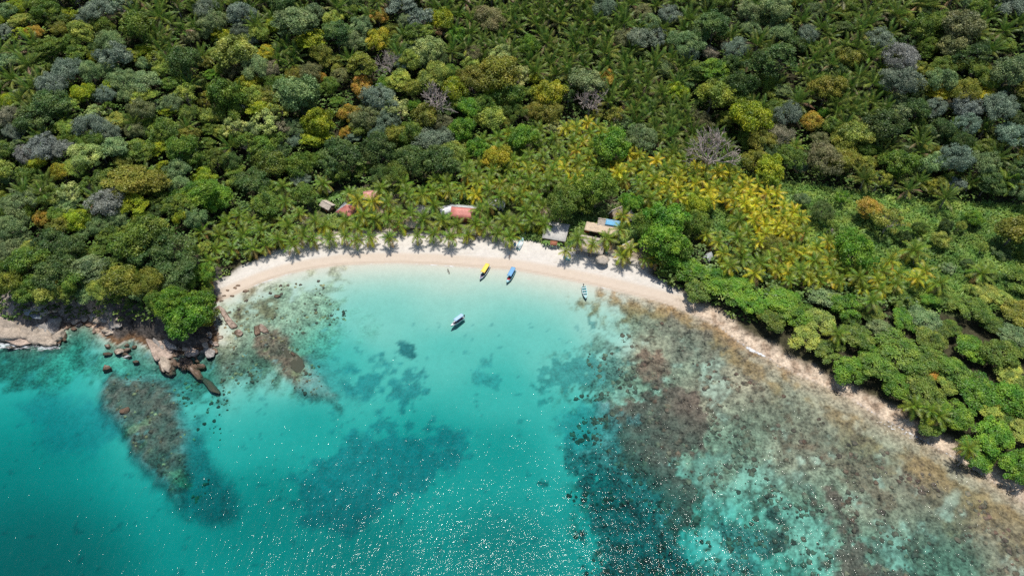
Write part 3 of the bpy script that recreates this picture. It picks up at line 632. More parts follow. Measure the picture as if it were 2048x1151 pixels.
def cohune(px, py, dpx, shade=1.0, group='cohune palms on the hillside'):
    x, y, z = hit(px, py, 8.0); s = dpx * .5 / scale_at(x, y, z + 8) / 6.6
    x, y, z = hit(px, py, 8.5 * s); placed.append((px, py, dpx * .36)); dull = random.random()
    t = thing('cohune_palm', where(px, py, ('tall' if dpx > 67 else 'low') + ' feather palm with ' + ('dark fronds' if dull < .5 else 'olive fronds')), 'palm', (x, y, z), random.uniform(0, 6.28), group, s)
    link('trunk', random.choice(HT), t)
    n = random.randint(15, 18)
    for i in range(n):
        f = i / (n - 1); az = i * 2.399 + random.uniform(-.3, .3); el = .12 + 1.15 * f + random.uniform(-.12, .12)
        m = HF[min(3, max(0, int(3.4 - 3.2 * f + random.uniform(-.4, .4))))]
        c = mixc((.110, .205, .034), (.30, .34, .055), random.random() * (1 - f) * .9 + .1 * dull)
        if f < .1 and random.random() < .5: c = (.42, .31, .17)
        c = tuple(k * random.uniform(.85, 1.15) * shade for k in c)
        link('frond', m, t, (0, 0, 5.9), (random.uniform(-.25, .25), -el, az), random.uniform(.82, 1.05), color=c)
COCO = '''647 366 36 .3;565 372 34 .2;540 432 42 .3;576 450 44 .25;606 468 40 .3;630 440 36 .35;650 450 34 .45;570 402 34 .3;600 425 30 .4;691 441 38 .4;715 455 30 .4;748 438 40 .3;716 400 40 .7;745 402 36 .7;777 405 38 .3;808 368 40 .25
 762 375 34 .2;797 447 42 .3;822 424 32 .4;848 437 42 .3;868 408 34 .3;845 388 40 .5;885 440 42 .4;893 366 42 .4;872 360 34 .3;934 348 36 .3;952 388 36 .85;914 448 36 .3;952 446 40 .4;960 420 38 .2;978 410 34 .2;975 450 36 .3
 1000 392 34 .2;1010 440 40 .2;1030 446 38 .3;1052 420 38 .25;1064 440 38 .3;1066 400 40 .3;1086 412 36 .3;1088 446 42 .35;1040 390 34 .3;1020 473 36 .4;995 464 34 .3;1157 476 36 .3;1186 488 30 .6;1214 476 38 .35;1240 458 36 .4
 1246 430 38 .6;1134 500 28 .5;1245 510 36 .6;1260 494 34 .6;1312 512 38 .6;1338 524 30 .6;1290 518 26 .3;430 496 40 .3;452 444 40 .3;440 470 40 .25;486 468 44 .3;505 496 40 .3;462 498 38 .3;522 460 40 .3;418 520 34 .3;402 462 34 .35
 480 430 36 .35;500 440 34 .4;556 478 36 .3;530 490 34 .3;585 488 34 .3;625 476 36 .3;660 476 34 .35;690 470 32 .4;712 478 30 .4;740 472 32 .4;778 474 30 .3;835 470 30 .3;868 466 34 .3;900 472 34 .35;935 468 32 .4;412 560 34 .35
 1478 440 42 .3;1485 515 44 .3;1520 525 46 .3;1565 505 40 .5;1600 540 42 .5;1460 530 38 .5;1630 520 40 .5;1640 560 40 .5;1690 545 42 .4;1720 552 40 .4;1660 515 36 .6;1780 520 40 .6;1438 482 36 .6;1880 565 44 .3;1850 540 38 .7;1835 555 34 .8
 1830 500 50 .3;1965 545 46 .2;1830 810 44 .3;1880 830 44 .3;1936 895 40 .3;1860 820 38 .3;1675 665 40 .4;1590 292 38 .4;2010 360 52 .1;1745 600 38 .2;1540 430 32 .8;1300 395 36 .4'''
for row in COCO.replace('\n', ';').split(';'):
    a = [float(v) for v in row.split()]; coconut(a[0], a[1], a[2] * 1.1, a[3], random.uniform(.74, .9) if (1145 < a[0] < 1265 and 440 < a[1] < 499) else random.uniform(.42, .62) if (a[1] > 428 and a[0] < 1400) else random.uniform(.6, .95))
HUTS = [(1112,462),(1187,487),(1204,457),(1218,444),(1233,424),(1261,427),(694,414),(741,386),(655,378),(654,408),(846,414),(832,441),(893,416),(928,419),(992,402)]
def far_enough(px, py, r, k=.8):
    for (qx, qy) in HUTS:
        if abs(qx - px) < 30 and -12 < py - qy < 34: return False
    for (qx, qy, qr) in placed:
        if abs(qx - px) < 120 and (qx - px) ** 2 + ((qy - py) * 1.25) ** 2 < (k * (r + qr)) ** 2: return False
    return True
def scatter(P, n, rr, fn, k=.8, tries=6):
    xs = [p[0] for p in P]; ys = [p[1] for p in P]; made = 0; miss = 0
    while made < n and miss < n * tries:
        px, py = random.uniform(min(xs), max(xs)), random.uniform(min(ys), max(ys)); r = random.uniform(*rr)
        if not bool(inside(np.array([px]), np.array([py]), P)[0]) or not far_enough(px, py, r * .42, k): miss += 1; continue
        fn(px, py, r); made += 1
    return made
nco = 0
nco += scatter([(930,290),(1010,262),(1170,240),(1330,300),(1470,345),(1590,395),(1610,430),(1560,470),(1440,400),(1330,395),(1220,360),(1080,370),(1000,385),(935,370)], 165, (30, 40),
    lambda a, b, r: coconut(a, b, r, min(.95, max(.15, .36 + .42 * (a - 980) / 400 + random.uniform(-.42, .34))), random.uniform(.6, .9)), .62, 14)
nco += scatter([(640,385),(1080,370),(1090,440),(640,455)], 12, (32, 42), lambda a, b, r: coconut(a, b, r, random.uniform(.15, .6), random.uniform(.55, .95)), .55, 12)
nco += scatter([(1400,470),(1540,440),(1640,470),(1740,510),(1830,560),(1760,580),(1640,560),(1540,560),(1440,520)], 34, (32, 42), lambda a, b, r: coconut(a, b, r, random.uniform(.3, .95), random.uniform(.6, .85)), .6, 14)
nch = 0
for P, n, sh in (([(860,-30),(1400,-30),(1380,160),(1380,260),(1240,215),(1060,130),(900,110)], 122, 1.), ([(1340,180),(1420,230),(1480,330),(1330,290),(1240,220)], 16, .95), ([(230,-30),(400,-30),(400,110),(290,110)], 22, 1.),
    ([(-30,60),(100,60),(100,260),(-30,260)], 14, 1.05), ([(1600,-30),(1900,-30),(1800,40),(1760,160),(1790,260),(1640,260),(1600,160)], 44, 1.), ([(1830,-30),(2090,-30),(2090,140),(1960,120)], 14, .95),
    ([(20,330),(300,320),(320,420),(40,420)], 7, 1.), ([(1400,-30),(1620,-30),(1620,220),(1400,220)], 14, .9), ([(1620,250),(2060,240),(2060,400),(1800,380),(1650,340)], 14, .9), ([(400,-30),(860,-30),(860,150),(500,130)], 22, 1.), ([(0,100),(500,100),(500,300),(0,300)], 8, 1.)):
    nch += scatter(P, n, (52, 70), lambda a, b, r: cohune(a, b, r, sh), .44, 12)
# ------------------------------------------------------------------ the rest of the forest
def fill(a, b, r, pal, kinds): put_tree(a, b, r, random.choice(kinds), random.choice(pal))
meadow0 = [(1380,350),(1560,375),(1800,410),(2060,430),(2070,640),(1900,620),(1640,560),(1560,440)]
FP = [(-50,-50),(2100,-50),(2100,400),(1900,380),(1560,340),(1300,260),(1150,260),(940,290),(900,350),(640,350),(620,380),(480,380),(400,420),(420,560),(420,640),(230,600),(130,590),(-50,560)]
nf = scatter(FP, 380, (30, 64), lambda a, b, r: fill(a, b, r, 'ggdslgblgosyg' if a < 1100 else 'gdsdobdggo', 'RFTFSTDRF'), .60, 14)
nf3 = scatter(meadow0, 34, (24, 52), lambda a, b, r: fill(a, b, r, 'gslvgd', 'RFSR'), 1.0, 8)
nf2 = scatter([(1300,480),(1500,545),(1650,585),(2100,540),(2110,900),(1900,790),(1720,690),(1560,625),(1380,540)], 75, (40, 70), lambda a, b, r: fill(a, b, r, 'ggvgsl', 'RTRT'), .70, 12)
print('placed', len(placed), 'coco', nco, 'cohune', nch, 'fill', nf, nf2)

# ------------------------------------------------------------------ low growth nobody could count
def blades(name, pts, R, L, Wd, c, up=.5, label=None, n_each=7, cat='undergrowth'):
    n = len(pts); P = np.repeat(pts, n_each, 0); m = len(P)
    az = R.uniform(0, 2 * PI, m); e = R.uniform(.1, 1.2, m); ln = L * R.uniform(.5, 1.2, m); wd = Wd * R.uniform(.6, 1.3, m)
    d = np.stack([np.cos(az) * np.cos(e), np.sin(az) * np.cos(e), np.sin(e) * up], -1); sdir = np.stack([-np.sin(az), np.cos(az), np.zeros(m)], -1)
    b = P + np.stack([R.normal(size=m) * .4, R.normal(size=m) * .4, R.uniform(0, .9, m) * up], -1); mid = b + d * ln[:, None] * .55; tip = b + d * ln[:, None] - np.stack([0 * ln, 0 * ln, ln * .22], -1)
    V = np.stack([b, mid + sdir * wd[:, None], tip, mid - sdir * wd[:, None]], 1).reshape(-1, 3); F = np.arange(4 * m).reshape(m, 4)
    lf = np.clip(.5 + 2.2 * (fbm(pts[:, 0] * .12, pts[:, 1] * .12, 91) - .5), 0, 1); v = np.repeat(np.clip(np.repeat(.45 * lf + .15 * R.random(n), n_each) + .4 * R.random(m), 0, 1), 4)
    o = link(name, mkmesh(name, V, F, [M['leaf']], attrs={'v': v}), color=c); o['kind'] = 'stuff'; tag(o, label, cat); return o
R = np.random.default_rng(3)
def rndpts(n, cond, clump=0, box=(-262, 262, 70, 390)):
    x = R.uniform(box[0], box[1], n); y = R.uniform(box[2], box[3], n); z = gz(x, y); px, py, _ = proj(x, y, z)
    ok = (px > -30) & (px < 2080) & (py > -30) & cond(x, y, z, px, py); return np.stack([x[ok], y[ok], z[ok]], -1)
def forest(x, y, z, px, py):
    i = np.clip(np.searchsorted(GX, x), 0, nx - 1); j = np.clip(np.searchsorted(GY, y), 0, ny - 1)
    return (z > .6) & (veg[j, i] > .6) & LAND[j, i]
fx, fy = R.uniform(-420, 420, 60000), R.uniform(300, 560, 60000); fpx, fpy, _ = proj(fx, fy, gz(fx, fy)); ok = ((fpy < -25) | (fpx < -40) | (fpx > 2090)) & (gz(fx, fy) > 2)
fx, fy = fx[ok], fy[ok]; fz = gz(fx, fy) + 1 + 9 * np.abs(vnoise(fx * .11, fy * .11, 88)) ** 1.2 + R.uniform(-.8, .8, len(fx))
blades('forest_mass', np.stack([fx, fy, fz], -1), R, 1.9, .7, (.085, .145, .030), label='continuing green forest canopy on the hill beyond the visible trees', n_each=5, cat='forest')
meadow = [(1330,320),(1560,365),(1800,400),(2100,420),(2110,720),(1900,640),(1600,560),(1400,450),(1300,400)]
up_ = rndpts(80000, lambda *a: forest(*a) & ~inside(a[3], a[4], meadow) & (a[4] < 640)); up_[:, 2] += R.uniform(0, 1, len(up_)) ** 1.3 * 5.5 * (.35 + .65 * (up_[:, 1] > 150))
blades('undergrowth', up_, R, 1.5, .40, (.085, .145, .028), label='dark leafy undergrowth between the forest trees', n_each=5)
blades('meadow_growth', rndpts(110000, lambda *a: forest(*a) & inside(a[3], a[4], meadow), box=(50, 262, 150, 340)), R, 2.1, .24, (.150, .240, .050), up=1.0, label='dense green thicket of arching leaves behind the yellow palms', n_each=7, cat='thicket')
vp = [(p[0], p[1]) for p in [(600,462),(640,392),(760,375),(900,380),(1000,366),(1140,398),(1180,418),(1300,408),(1330,470),(1290,520),(1180,500),(1000,470),(800,455)]]
blades('garden_growth', rndpts(60000, lambda x, y, z, px, py: inside(px, py, vp) & (vnoise(x * .16, y * .16, 77) > .45) & (z > 1.3), box=(-110, 110, 180, 270)), R, 1.3, .22, (.13, .20, .045), up=1.0, label='leafy garden plants growing between the huts', n_each=6, cat='garden plants')

# ------------------------------------------------------------------ village, boats, rocks, people
def box(c, s, rz=0.0, taper=1.0):
    x, y, z = s[0] / 2, s[1] / 2, s[2] / 2
    P = np.array([(-x,-y,-z),(x,-y,-z),(x,y,-z),(-x,y,-z),(-x*taper,-y*taper,z),(x*taper,-y*taper,z),(x*taper,y*taper,z),(-x*taper,y*taper,z)])
    cr, sr = math.cos(rz), math.sin(rz); P = np.stack([P[:,0]*cr - P[:,1]*sr, P[:,0]*sr + P[:,1]*cr, P[:,2]], -1) + np.array(c)
    return P, np.array([(0,3,2,1),(4,5,6,7),(0,1,5,4),(1,2,6,5),(2,3,7,6),(3,0,4,7)])
def slab(a, b, c, d, th=.10, nu=10, nv=6, rough=0., seed=0):
    """a roof sheet through four corners with thickness; rough > 0 gives thatch its unevenness"""
    a, b, c, d = map(lambda p: np.array(p, float), (a, b, c, d)); R = np.random.default_rng(seed)
    n = np.cross(b - a, d - a); n /= np.linalg.norm(n); n = n if n[2] > 0 else -n
    V = []
    for j in range(nv + 1):
        for i in range(nu + 1):
            u, v = i / nu, j / nv; p = (a * (1 - u) + b * u) * (1 - v) + (d * (1 - u) + c * u) * v
            k = rough * (R.normal() * .5); V.append(p + n * k + (np.array([R.normal(), R.normal(), 0]) * rough * .8 if (i in (0, nu) or j in (0, nv)) else 0))
    T = len(V); V = V + [v - n * th for v in V]; F = []
    for j in range(nv):
        for i in range(nu):
            q = j * (nu + 1) + i; F.append((q, q + 1, q + nu + 2, q + nu + 1)); F.append((T + q, T + q + nu + 1, T + q + nu + 2, T + q + 1))
    for i in range(nu):
        F.append((i, i + T, i + 1 + T, i + 1)); q = nv * (nu + 1) + i; F.append((q, q + 1, q + 1 + T, q + T))
    for j in range(nv):
        q = j * (nu + 1); F.append((q, q + nu + 1, q + nu + 1 + T, q + T)); q += nu; F.append((q, q + T, q + nu + 1 + T, q + nu + 1))
    return np.array(V), np.array(F)
def ribs(a, b, c, d, step=.55):
    a, b, c, d = map(lambda p: np.array(p, float), (a, b, c, d)); n = np.cross(b - a, d - a); n /= np.linalg.norm(n); n = n if n[2] > 0 else -n
    k = max(2, int(np.linalg.norm(b - a) / step)); out = []
    for i in range(k + 1):
        u = i / k; p = a * (1 - u) + b * u + n * .03; q = d * (1 - u) + c * u + n * .03; out.append(tube([p, q], [.05, .05], 4))
    return join(out)
def part(name, bm, mat, parent, smooth=False, **kw):
    V, F = bm; return link(name, mkmesh(name, V, F, [mat], smooth=smooth), parent, **kw)
M.update(tin=simple('grey_roof_sheet', (.58,.60,.60), .45, .5, .2, .8, .2), tin2=simple('weathered_roof_sheet', (.50,.48,.44), .7, .3, .18, .9), red=simple('red_roof_sheet', (.60,.23,.19), .5, .4, .15, .7),
  pink=simple('faded_pink_roof_sheet', (.66,.33,.29), .6, .3, .12, .7), thatch=simple('palm_thatch', (.46,.40,.335), .95, .1, .38, 1.6, streak=(.6, 3.5, 1), bump=.12), thatchb=simple('fresh_brown_thatch', (.56,.45,.33), .95, .1, .35, 1.6, streak=(.6, 3.5, 1), bump=.12),
  wood=simple('dark_timber', (.15,.10,.075), .85, .2), woodr=simple('red_brown_timber', (.30,.12,.07), .8, .2), wall=simple('pale_wall', (.52,.49,.44), .85, .2, .12), tarp=simple('blue_tarpaulin', (.14,.42,.66), .45, .4, .18, 1.2, bump=.05),
  white=simple('white_paint', (.74,.76,.76), .4, .5, .06), hullb=simple('pale_blue_paint', (.42,.60,.66), .35, .5, .08), turq=simple('turquoise_paint', (.22,.56,.58), .4, .5, .12), teal=simple('dark_teal_paint', (.03,.17,.18), .4, .5, .1),
  yel=simple('yellow_canopy', (.86,.60,.10), .6, .3, .05), blu=simple('blue_canopy', (.16,.36,.60), .6, .3, .08), lblu=simple('light_blue_canopy', (.36,.52,.72), .6, .3, .08), dark=simple('dark_interior', (.05,.055,.07), .7, .3), redp=simple('red_cover', (.62,.05,.05), .5, .4, .1),
  oran=simple('orange_cloth', (.85,.16,.04), .7, .2, .1), motor=simple('dark_motor_cowl', (.03,.035,.045), .3, .5), skin=simple('skin', (.36,.20,.13), .6, .3, .05), hair=simple('black_hair', (.02,.015,.012), .6, .3), cloth=simple('dark_swimwear', (.06,.07,.16), .7, .2), seat=simple('purple_grey_deck', (.16,.12,.20), .7, .3))
# the three boats share one builder
def hull_mesh(L, B, Hh):
    """open hull: keel, chine and sheer lines lofted from transom to a raised pointed bow"""
    n = 15; V = []
    for i in range(n):
        t = i / (n - 1); x = L * (t - .5)
        w = B / 2 * (1 - max(0, (t - .45) / .55) ** 2.3) * (.86 + .14 * min(1, t * 4)); w = max(w, .02); sh = Hh * (1 + .42 * max(0, t - .35) ** 1.5 / .52)
        kz = -.28 + .55 * max(0, (t - .78) / .22) ** 2; cw = w * .80; cz = kz + .22 + .1 * t
        ring = [(-w, sh), (-cw, cz), (0, kz), (cw, cz), (w, sh), (w * .90, sh), (cw * .84, cz + .12), (0, max(kz + .14, cz - .02)), (-cw * .84, cz + .12), (-w * .90, sh)]
        V += [(x, a, b) for a, b in ring]
    F = []
    for i in range(n - 1):
        for j in range(10):
            k = (j + 1) % 10; F.append((i * 10 + j, i * 10 + k, i * 10 + 10 + k, i * 10 + 10 + j))
    for o in (0, (n - 1) * 10):
        F += [(o, o + 1, o + 8, o + 9), (o + 1, o + 2, o + 7, o + 8), (o + 2, o + 3, o + 6, o + 7), (o + 3, o + 4, o + 5, o + 6)]
    return np.array(V), np.array(F)
def sheer(L, B, Hh, side, off=0.0, r=.06):
    P = []
    for i in range(15):
        t = i / 14; w = B / 2 * (1 - max(0, (t - .45) / .55) ** 2.3) * (.86 + .14 * min(1, t * 4)); P.append((L * (t - .5), side * (w - .02 + off), Hh * (1 + .42 * max(0, t - .35) ** 1.5 / .52) + .02))
    return tube(P, r, 5)
def boat(bow, stern, B, hullm, trim, canopy, label, z=.12, floor='dark', bowm=None, L=None, nbench=3, motor=True, group='small open boats of the beach', zc=.5):
    (bx, by), (sx, sy) = G(*bow, zc), G(*stern, zc); L = L or math.hypot(bx - sx, by - sy)
    cx, cy_ = (bx + sx) / 2, (by + sy) / 2; t = thing('boat', label, 'boat', (cx, cy_, z), math.atan2(by - sy, bx - sx), group)
    Hh = .55; part('hull', hull_mesh(L, B, Hh), hullm, t)
    for s_ in (-1, 1): part('gunwale', sheer(L, B, Hh, s_), trim, t)
    part('floor', box((-.07 * L, 0, .28), (L * .74, B * .74, .05)), M[floor], t)
    for i in range(nbench):
        x = L * (-.34 + .58 * i / max(1, nbench - 1)); part('bench', box((x, 0, .40), (.34, B * .82 * (1 if x < .1 * L else .85), .06)), M['white'] if canopy is None else M['seat'], t)
    part('bow_deck', (np.array([(L * .30, -B * .36, Hh + .08), (L * .30, B * .36, Hh + .08), (L * .49, .03, Hh + .26), (L * .49, -.03, Hh + .26), (L * .30, -B * .36, Hh), (L * .30, B * .36, Hh), (L * .49, .03, Hh + .18), (L * .49, -.03, Hh + .18)]),
        np.array([(0, 3, 2, 1), (4, 5, 6, 7), (0, 1, 5, 4), (1, 2, 6, 5), (2, 3, 7, 6), (3, 0, 4, 7)])), bowm or hullm, t)
    if canopy is not None:
        x0, x1 = -L * .42, L * .20; zt = 1.95
        V, F = slab((x0, -B * .42, zt), (x1, -B * .42, zt), (x1, B * .42, zt), (x0, B * .42, zt), .06, 6, 6, 0); V[:, 2] += .16 * (1 - (V[:, 1] / (B * .46)) ** 2)
        cn = part('canopy', (V, F), canopy, t, smooth=False)
        for xx in (x0 + .15, (x0 + x1) / 2, x1 - .15):
            for s_ in (-1, 1): part('post', tube([(xx, s_ * B * .43, Hh), (xx, s_ * B * .43, zt)], .03, 4), M['white'], t)
    if motor:
        mt = part('outboard_motor', box((-L * .5 - .22, 0, .82), (.42, .34, .5), 0, .8), M['motor'], t); part('leg', box((-L * .5 - .2, 0, .15), (.14, .12, .95)), M['motor'], t)
    return t
boat((961, 557), (976, 533), 1.9, M['hullb'], M['white'], M['yel'], 'open boat with a bright yellow canopy at the edge of the sand', bowm=M['seat'], L=7.4)
b2 = boat((1015, 563), (1027, 541), 1.9, M['hullb'], M['turq'], M['blu'], 'open boat with a mid-blue canopy and red bow cover beside the beach', L=7.2)
part('bow_cover', box((1.6, 0, .66), (1.1, 1.0, .10)), M['redp'], b2)
boat((903, 651), (926, 634), 1.55, M['white'], M['white'], M['lblu'], 'white boat with a pale blue canopy anchored out in the bay', L=5.9, z=.12)
boat((1172, 598), (1167, 571), 1.75, M['turq'], M['white'], None, 'white open skiff with bench seats moored close to the right beach', floor='teal', nbench=4, L=6.2)
def zg(px, py): x, y, z = hit(px, py, .4); return z
boat((1046, 478), (1036, 497), 1.7, M['turq'], M['white'], None, 'turquoise skiff pulled up on the sand under the palms', floor='white', nbench=3, L=5.6, z=1.55, zc=1.9)
boat((1050, 468), (1042, 477), 1.3, M['turq'], M['turq'], None, 'small turquoise dinghy drawn up behind the beached skiff', floor='white', nbench=2, L=3.4, z=1.75, motor=False, zc=2.1)

def hut(px, py, w, d, rot, eave, rise, kind, mats, label, walls='wood', open_=False, name='hut'):
    x, y, z = hit(px, py, eave + rise * .45); t = thing(name, label, 'hut', (x, y, z - .05), rad(rot), 'huts and shelters of the village')
    th = mats[0] in (M['thatch'], M['thatchb']); ro = .09 if th else 0; tk = .28 if th else .08; ov = .5
    X0, Y0, e, rz_ = w / 2, d / 2, eave, eave + rise
    S = lambda a, b, c, dd, m, sd: [part('roof_panel', slab(a, b, c, dd, tk, 14 if th else 4, 8 if th else 3, ro, sd), m, t), (None if th else part('roof_rib', ribs(a, b, c, dd), m, t))]
    if kind == 'gable':
        S((-X0, -Y0, e), (X0, -Y0, e), (X0, 0, rz_), (-X0, 0, rz_), mats[0], 1); S((X0, Y0, e), (-X0, Y0, e), (-X0, .01, rz_ - .01), (X0, .01, rz_ - .01), mats[1], 2)
        part('ridge_cap', tube([(-X0, 0, rz_ + .04), (X0, 0, rz_ + .04)], .16 if th else .09, 6), mats[0], t)
    if kind == 'mono': S((-X0, -Y0, e), (X0, -Y0, e), (X0, Y0, rz_), (-X0, Y0, rz_), mats[0], 3)
    if kind == 'hip':
        r = max(0, X0 - Y0) + .15
        S((-X0, -Y0, e), (X0, -Y0, e), (r, 0, rz_), (-r, 0, rz_), mats[0], 1); S((X0, Y0, e), (-X0, Y0, e), (-r, 0, rz_), (r, 0, rz_), mats[1], 2)
        S((X0, -Y0, e), (X0, Y0, e), (r + .01, .01, rz_), (r + .01, -.01, rz_), mats[2], 3); S((-X0, Y0, e), (-X0, -Y0, e), (-r - .01, -.01, rz_), (-r - .01, .01, rz_), mats[3], 4)
    if kind == 'cone':
        n = 16; Rr = np.random.default_rng(int(px)); ring = []
        for k_, (f, zz) in enumerate(((1.0, 0), (.98, .12), (.7, .33), (.36, .68), (.03, 1.0))):
            for i in range(n):
                a = i * 2 * PI / n; q = f * (1 + (Rr.normal() * .05 if k_ < 2 else 0)); ring.append((X0 * q * math.cos(a), Y0 * q * math.sin(a), e + rise * zz - (0.18 if k_ == 0 else 0) + Rr.normal() * .03))
        F = [(k_ * n + i, k_ * n + (i + 1) % n, (k_ + 1) * n + (i + 1) % n, (k_ + 1) * n + i) for k_ in range(4) for i in range(n)]
        part('roof_panel', (np.array(ring), np.array(F)), mats[0], t); part('roof_tip', tube([(0, 0, rz_ - .25), (0, 0, rz_ + .2)], [.22, .05], 6), M['tin'] if len(mats) > 1 else mats[0], t)
    if name == 'parasol': part('pole', tube([(0, 0, 0), (0, 0, rz_ - .2)], .08, 6), M['wood'], t); return t
    xi, yi = X0 - ov, Y0 - ov
    if open_ or kind == 'cone':
        for xx in (-xi, 0, xi):
            for yy in (-yi, yi): part('post', tube([(xx * (.7 if kind == 'cone' else 1), yy * (.7 if kind == 'cone' else 1), -.3), (xx * (.7 if kind == 'cone' else 1), yy * (.7 if kind == 'cone' else 1), e + .05)], .09, 5), M['wood'], t)
        part('counter', box((0, 0, .5), (w * .5, d * .35, 1.0)), M['wood'], t)
    else:
        hy = e + (rise * .0 if kind != 'mono' else 0)
        W4 = [box((0, -yi, e / 2 - .15), (2 * xi, .14, e + .2)), box((0, yi, e / 2 - .15), (2 * xi, .14, e + .2)), box((-xi, 0, e / 2 - .15), (.14, 2 * yi - .14, e + .2)), box((xi, 0, e / 2 - .15), (.14, 2 * yi - .14, e + .2))]
        part('wall', join(W4), M[walls], t)
        part('door', box((xi * .35, -yi - .1, 1.0), (.95, .06, 2.0)), M['woodr'], t)
        for xx in (-.45, .75): part('window', box((xi * xx, -yi - .1, 1.5), (1.0, .06, .8)), M['dark'], t)
        if kind in ('gable', 'mono'):
            for s_ in (-1, 1):
                V = np.array([(s_ * (xi - .05), -yi, e), (s_ * (xi - .05), yi, e), (s_ * (xi - .05), 0 if kind == 'gable' else yi, rz_ - .15), (s_ * (xi + .05), -yi, e), (s_ * (xi + .05), yi, e), (s_ * (xi + .05), 0 if kind == 'gable' else yi, rz_ - .15)])
                part('gable_wall', (V, [np.array([(0, 1, 2), (3, 5, 4)]), np.array([(0, 3, 4, 1), (1, 4, 5, 2), (2, 5, 3, 0)])][0]), M[walls], t)
    return t
hut(1112, 462, 8.6, 8.4, -14, 2.6, .9, 'mono', [M['tin2']], 'shed with a square grey sheet roof standing on the sand', 'wood')
t = hut(1183, 484, 10.0, 8.4, -16, 2.5, 2.6, 'gable', [M['thatch'], M['thatch']], 'broad beach restaurant under the largest grey thatched roof', open_=True)
hut(1204, 457, 12.5, 3.8, -15, 2.6, .8, 'mono', [M['thatchb']], 'long low lean-to with pale brown thatch behind the restaurant', open_=True)
t = hut(1218, 444, 8.2, 5.0, -14, 2.9, 1.8, 'gable', [M['thatch'], M['thatch']], 'thatched hut with a blue tarpaulin over its roof', 'wood')
tp = part('tarpaulin', slab((-1.2, -1.75, 3.9), (4.3, -1.75, 3.9), (4.3, .2, 4.98), (-1.2, .2, 4.98), .04, 10, 6, .02, 5), M['tarp'], t)
hut(1233, 424, 4.6, 4.4, 30, 2.4, 3.6, 'gable', [M['thatchb'], M['tin']], 'steep A-frame hut with brown thatch and a bright ridge', 'wood')
hut(1261, 427, 4.4, 4.4, 0, 2.2, 3.2, 'cone', [M['thatch'], 1], 'pointed pale grey thatched cone hut right of the blue tarpaulin')
hut(1205, 516, 4.6, 4.6, 0, 2.2, 1.5, 'cone', [M['thatch']], 'round thatched parasol standing on the open sand', name='parasol')
hut(1254, 490, 4.6, 3.6, 38, 2.2, 1.8, 'gable', [M['thatchb'], M['tin']], 'small brown hut with a pale metal strip near the big green trees', 'wood')
hut(694, 414, 6.6, 6.6, -24, 2.7, 2.2, 'hip', [M['red'], M['tin'], M['red'], M['tin']], 'cabin with a four-sided roof, half red and half grey metal', 'wall')
hut(741, 386, 5.4, 5.0, 12, 2.6, 1.6, 'gable', [M['pink'], M['pink']], 'small cabin with a faded pink roof behind the yellow palm', 'wall')
hut(655, 378, 3.6, 3.6, 0, 2.2, 1.3, 'cone', [M['thatchb']], 'little brown thatched hut at the edge of the forest')
hut(654, 408, 5.2, 4.0, -35, 2.3, 1.2, 'gable', [M['thatch'], M['thatch']], 'low grey thatched hut left of the half-red cabin', 'wood')
hut(846, 414, 7.2, 4.6, -3, 2.6, 1.3, 'gable', [M['tin2'], M['tin2']], 'hut with a pale patched metal roof behind the thatched palm hall', 'wall')
hut(832, 441, 8.6, 6.0, -4, 2.3, 2.0, 'gable', [M['thatchb'], M['thatch']], 'thatched hall half hidden by the beachfront palms', open_=True)
hut(893, 416, 5.6, 4.6, 24, 2.5, 1.3, 'gable', [M['tin'], M['tin']], 'white metal-roofed hut just left of the red roof', 'wall')
t = hut(928, 419, 9.4, 7.0, -7, 3.0, 1.8, 'gable', [M['red'], M['tin']], 'house with a large red sheet roof and grey back slope', 'woodr')
hut(962, 421, 3.6, 4.4, -12, 2.5, 1.0, 'gable', [M['red'], M['tin']], 'low annex with a small red roof beside the red house', 'wall')
hut(992, 402, 7.6, 5.4, -12, 2.8, 1.6, 'gable', [M['tin'], M['tin']], 'house with a bright grey metal roof under the palms', 'wall')
hut(902, 460, 4.0, 3.0, 5, 2.1, 1.1, 'gable', [M['thatchb'], M['thatchb']], 'tiny brown thatched shelter on the sand below the red house', open_=True)
hut(940, 462, 4.6, 3.0, -4, 2.1, 1.0, 'gable', [M['thatch'], M['thatch']], 'thatched shelter at the top of the beach between palms', open_=True)
hut(1417, 512, 3.4, 3.0, 50, 2.4, 1.6, 'gable', [M['tin'], M['tin']], 'hut with a pale roof peeping out between the shore trees', 'wall')
x, y, z = hit(1107, 491, .8); t = thing('beach_stall', 'little stall with a reddish top and white legs in front of the shed', 'stall', (x, y, z), rad(-8))
part('roof', slab((-1.3, -.9, 1.9), (1.3, -.9, 1.9), (1.3, .9, 2.3), (-1.3, .9, 2.3), .08, 2, 2), M['woodr'], t)
for a in (-1, 1):
    for b in (-1, 1): part('leg', box((a * 1.15, b * .75, .95), (.1, .1, 2.0)), M['white'], t)
part('table', box((0, 0, .8), (2.1, 1.3, .06)), M['white'], t)
for i, (a, b) in enumerate(((1130, 514), (1134, 518))):
    x, y, z = hit(a, b, .3); t = thing('sun_lounger', ('turquoise lounger under the small palm, the one nearer the huts', 'turquoise lounger under the small palm, the one nearer the water')[i], 'lounger', (x, y, z), rad(-35 + i * 12), 'turquoise loungers')
    part('seat', box((0, 0, .35), (1.3, .7, .07)), M['turq'], t); V, F = box((0, 0, 0), (.8, .7, .07)); V = np.stack([V[:, 0] * .8 - V[:, 2] * .6, V[:, 1], V[:, 0] * .6 + V[:, 2] * .8], -1) + np.array([.95, 0, .58]); part('backrest', (V, F), M['turq'], t)
    for a2 in (-.55, .55):
        for b2_ in (-.3, .3): part('leg', box((a2, b2_, .16), (.07, .07, .34)), M['turq'], t)
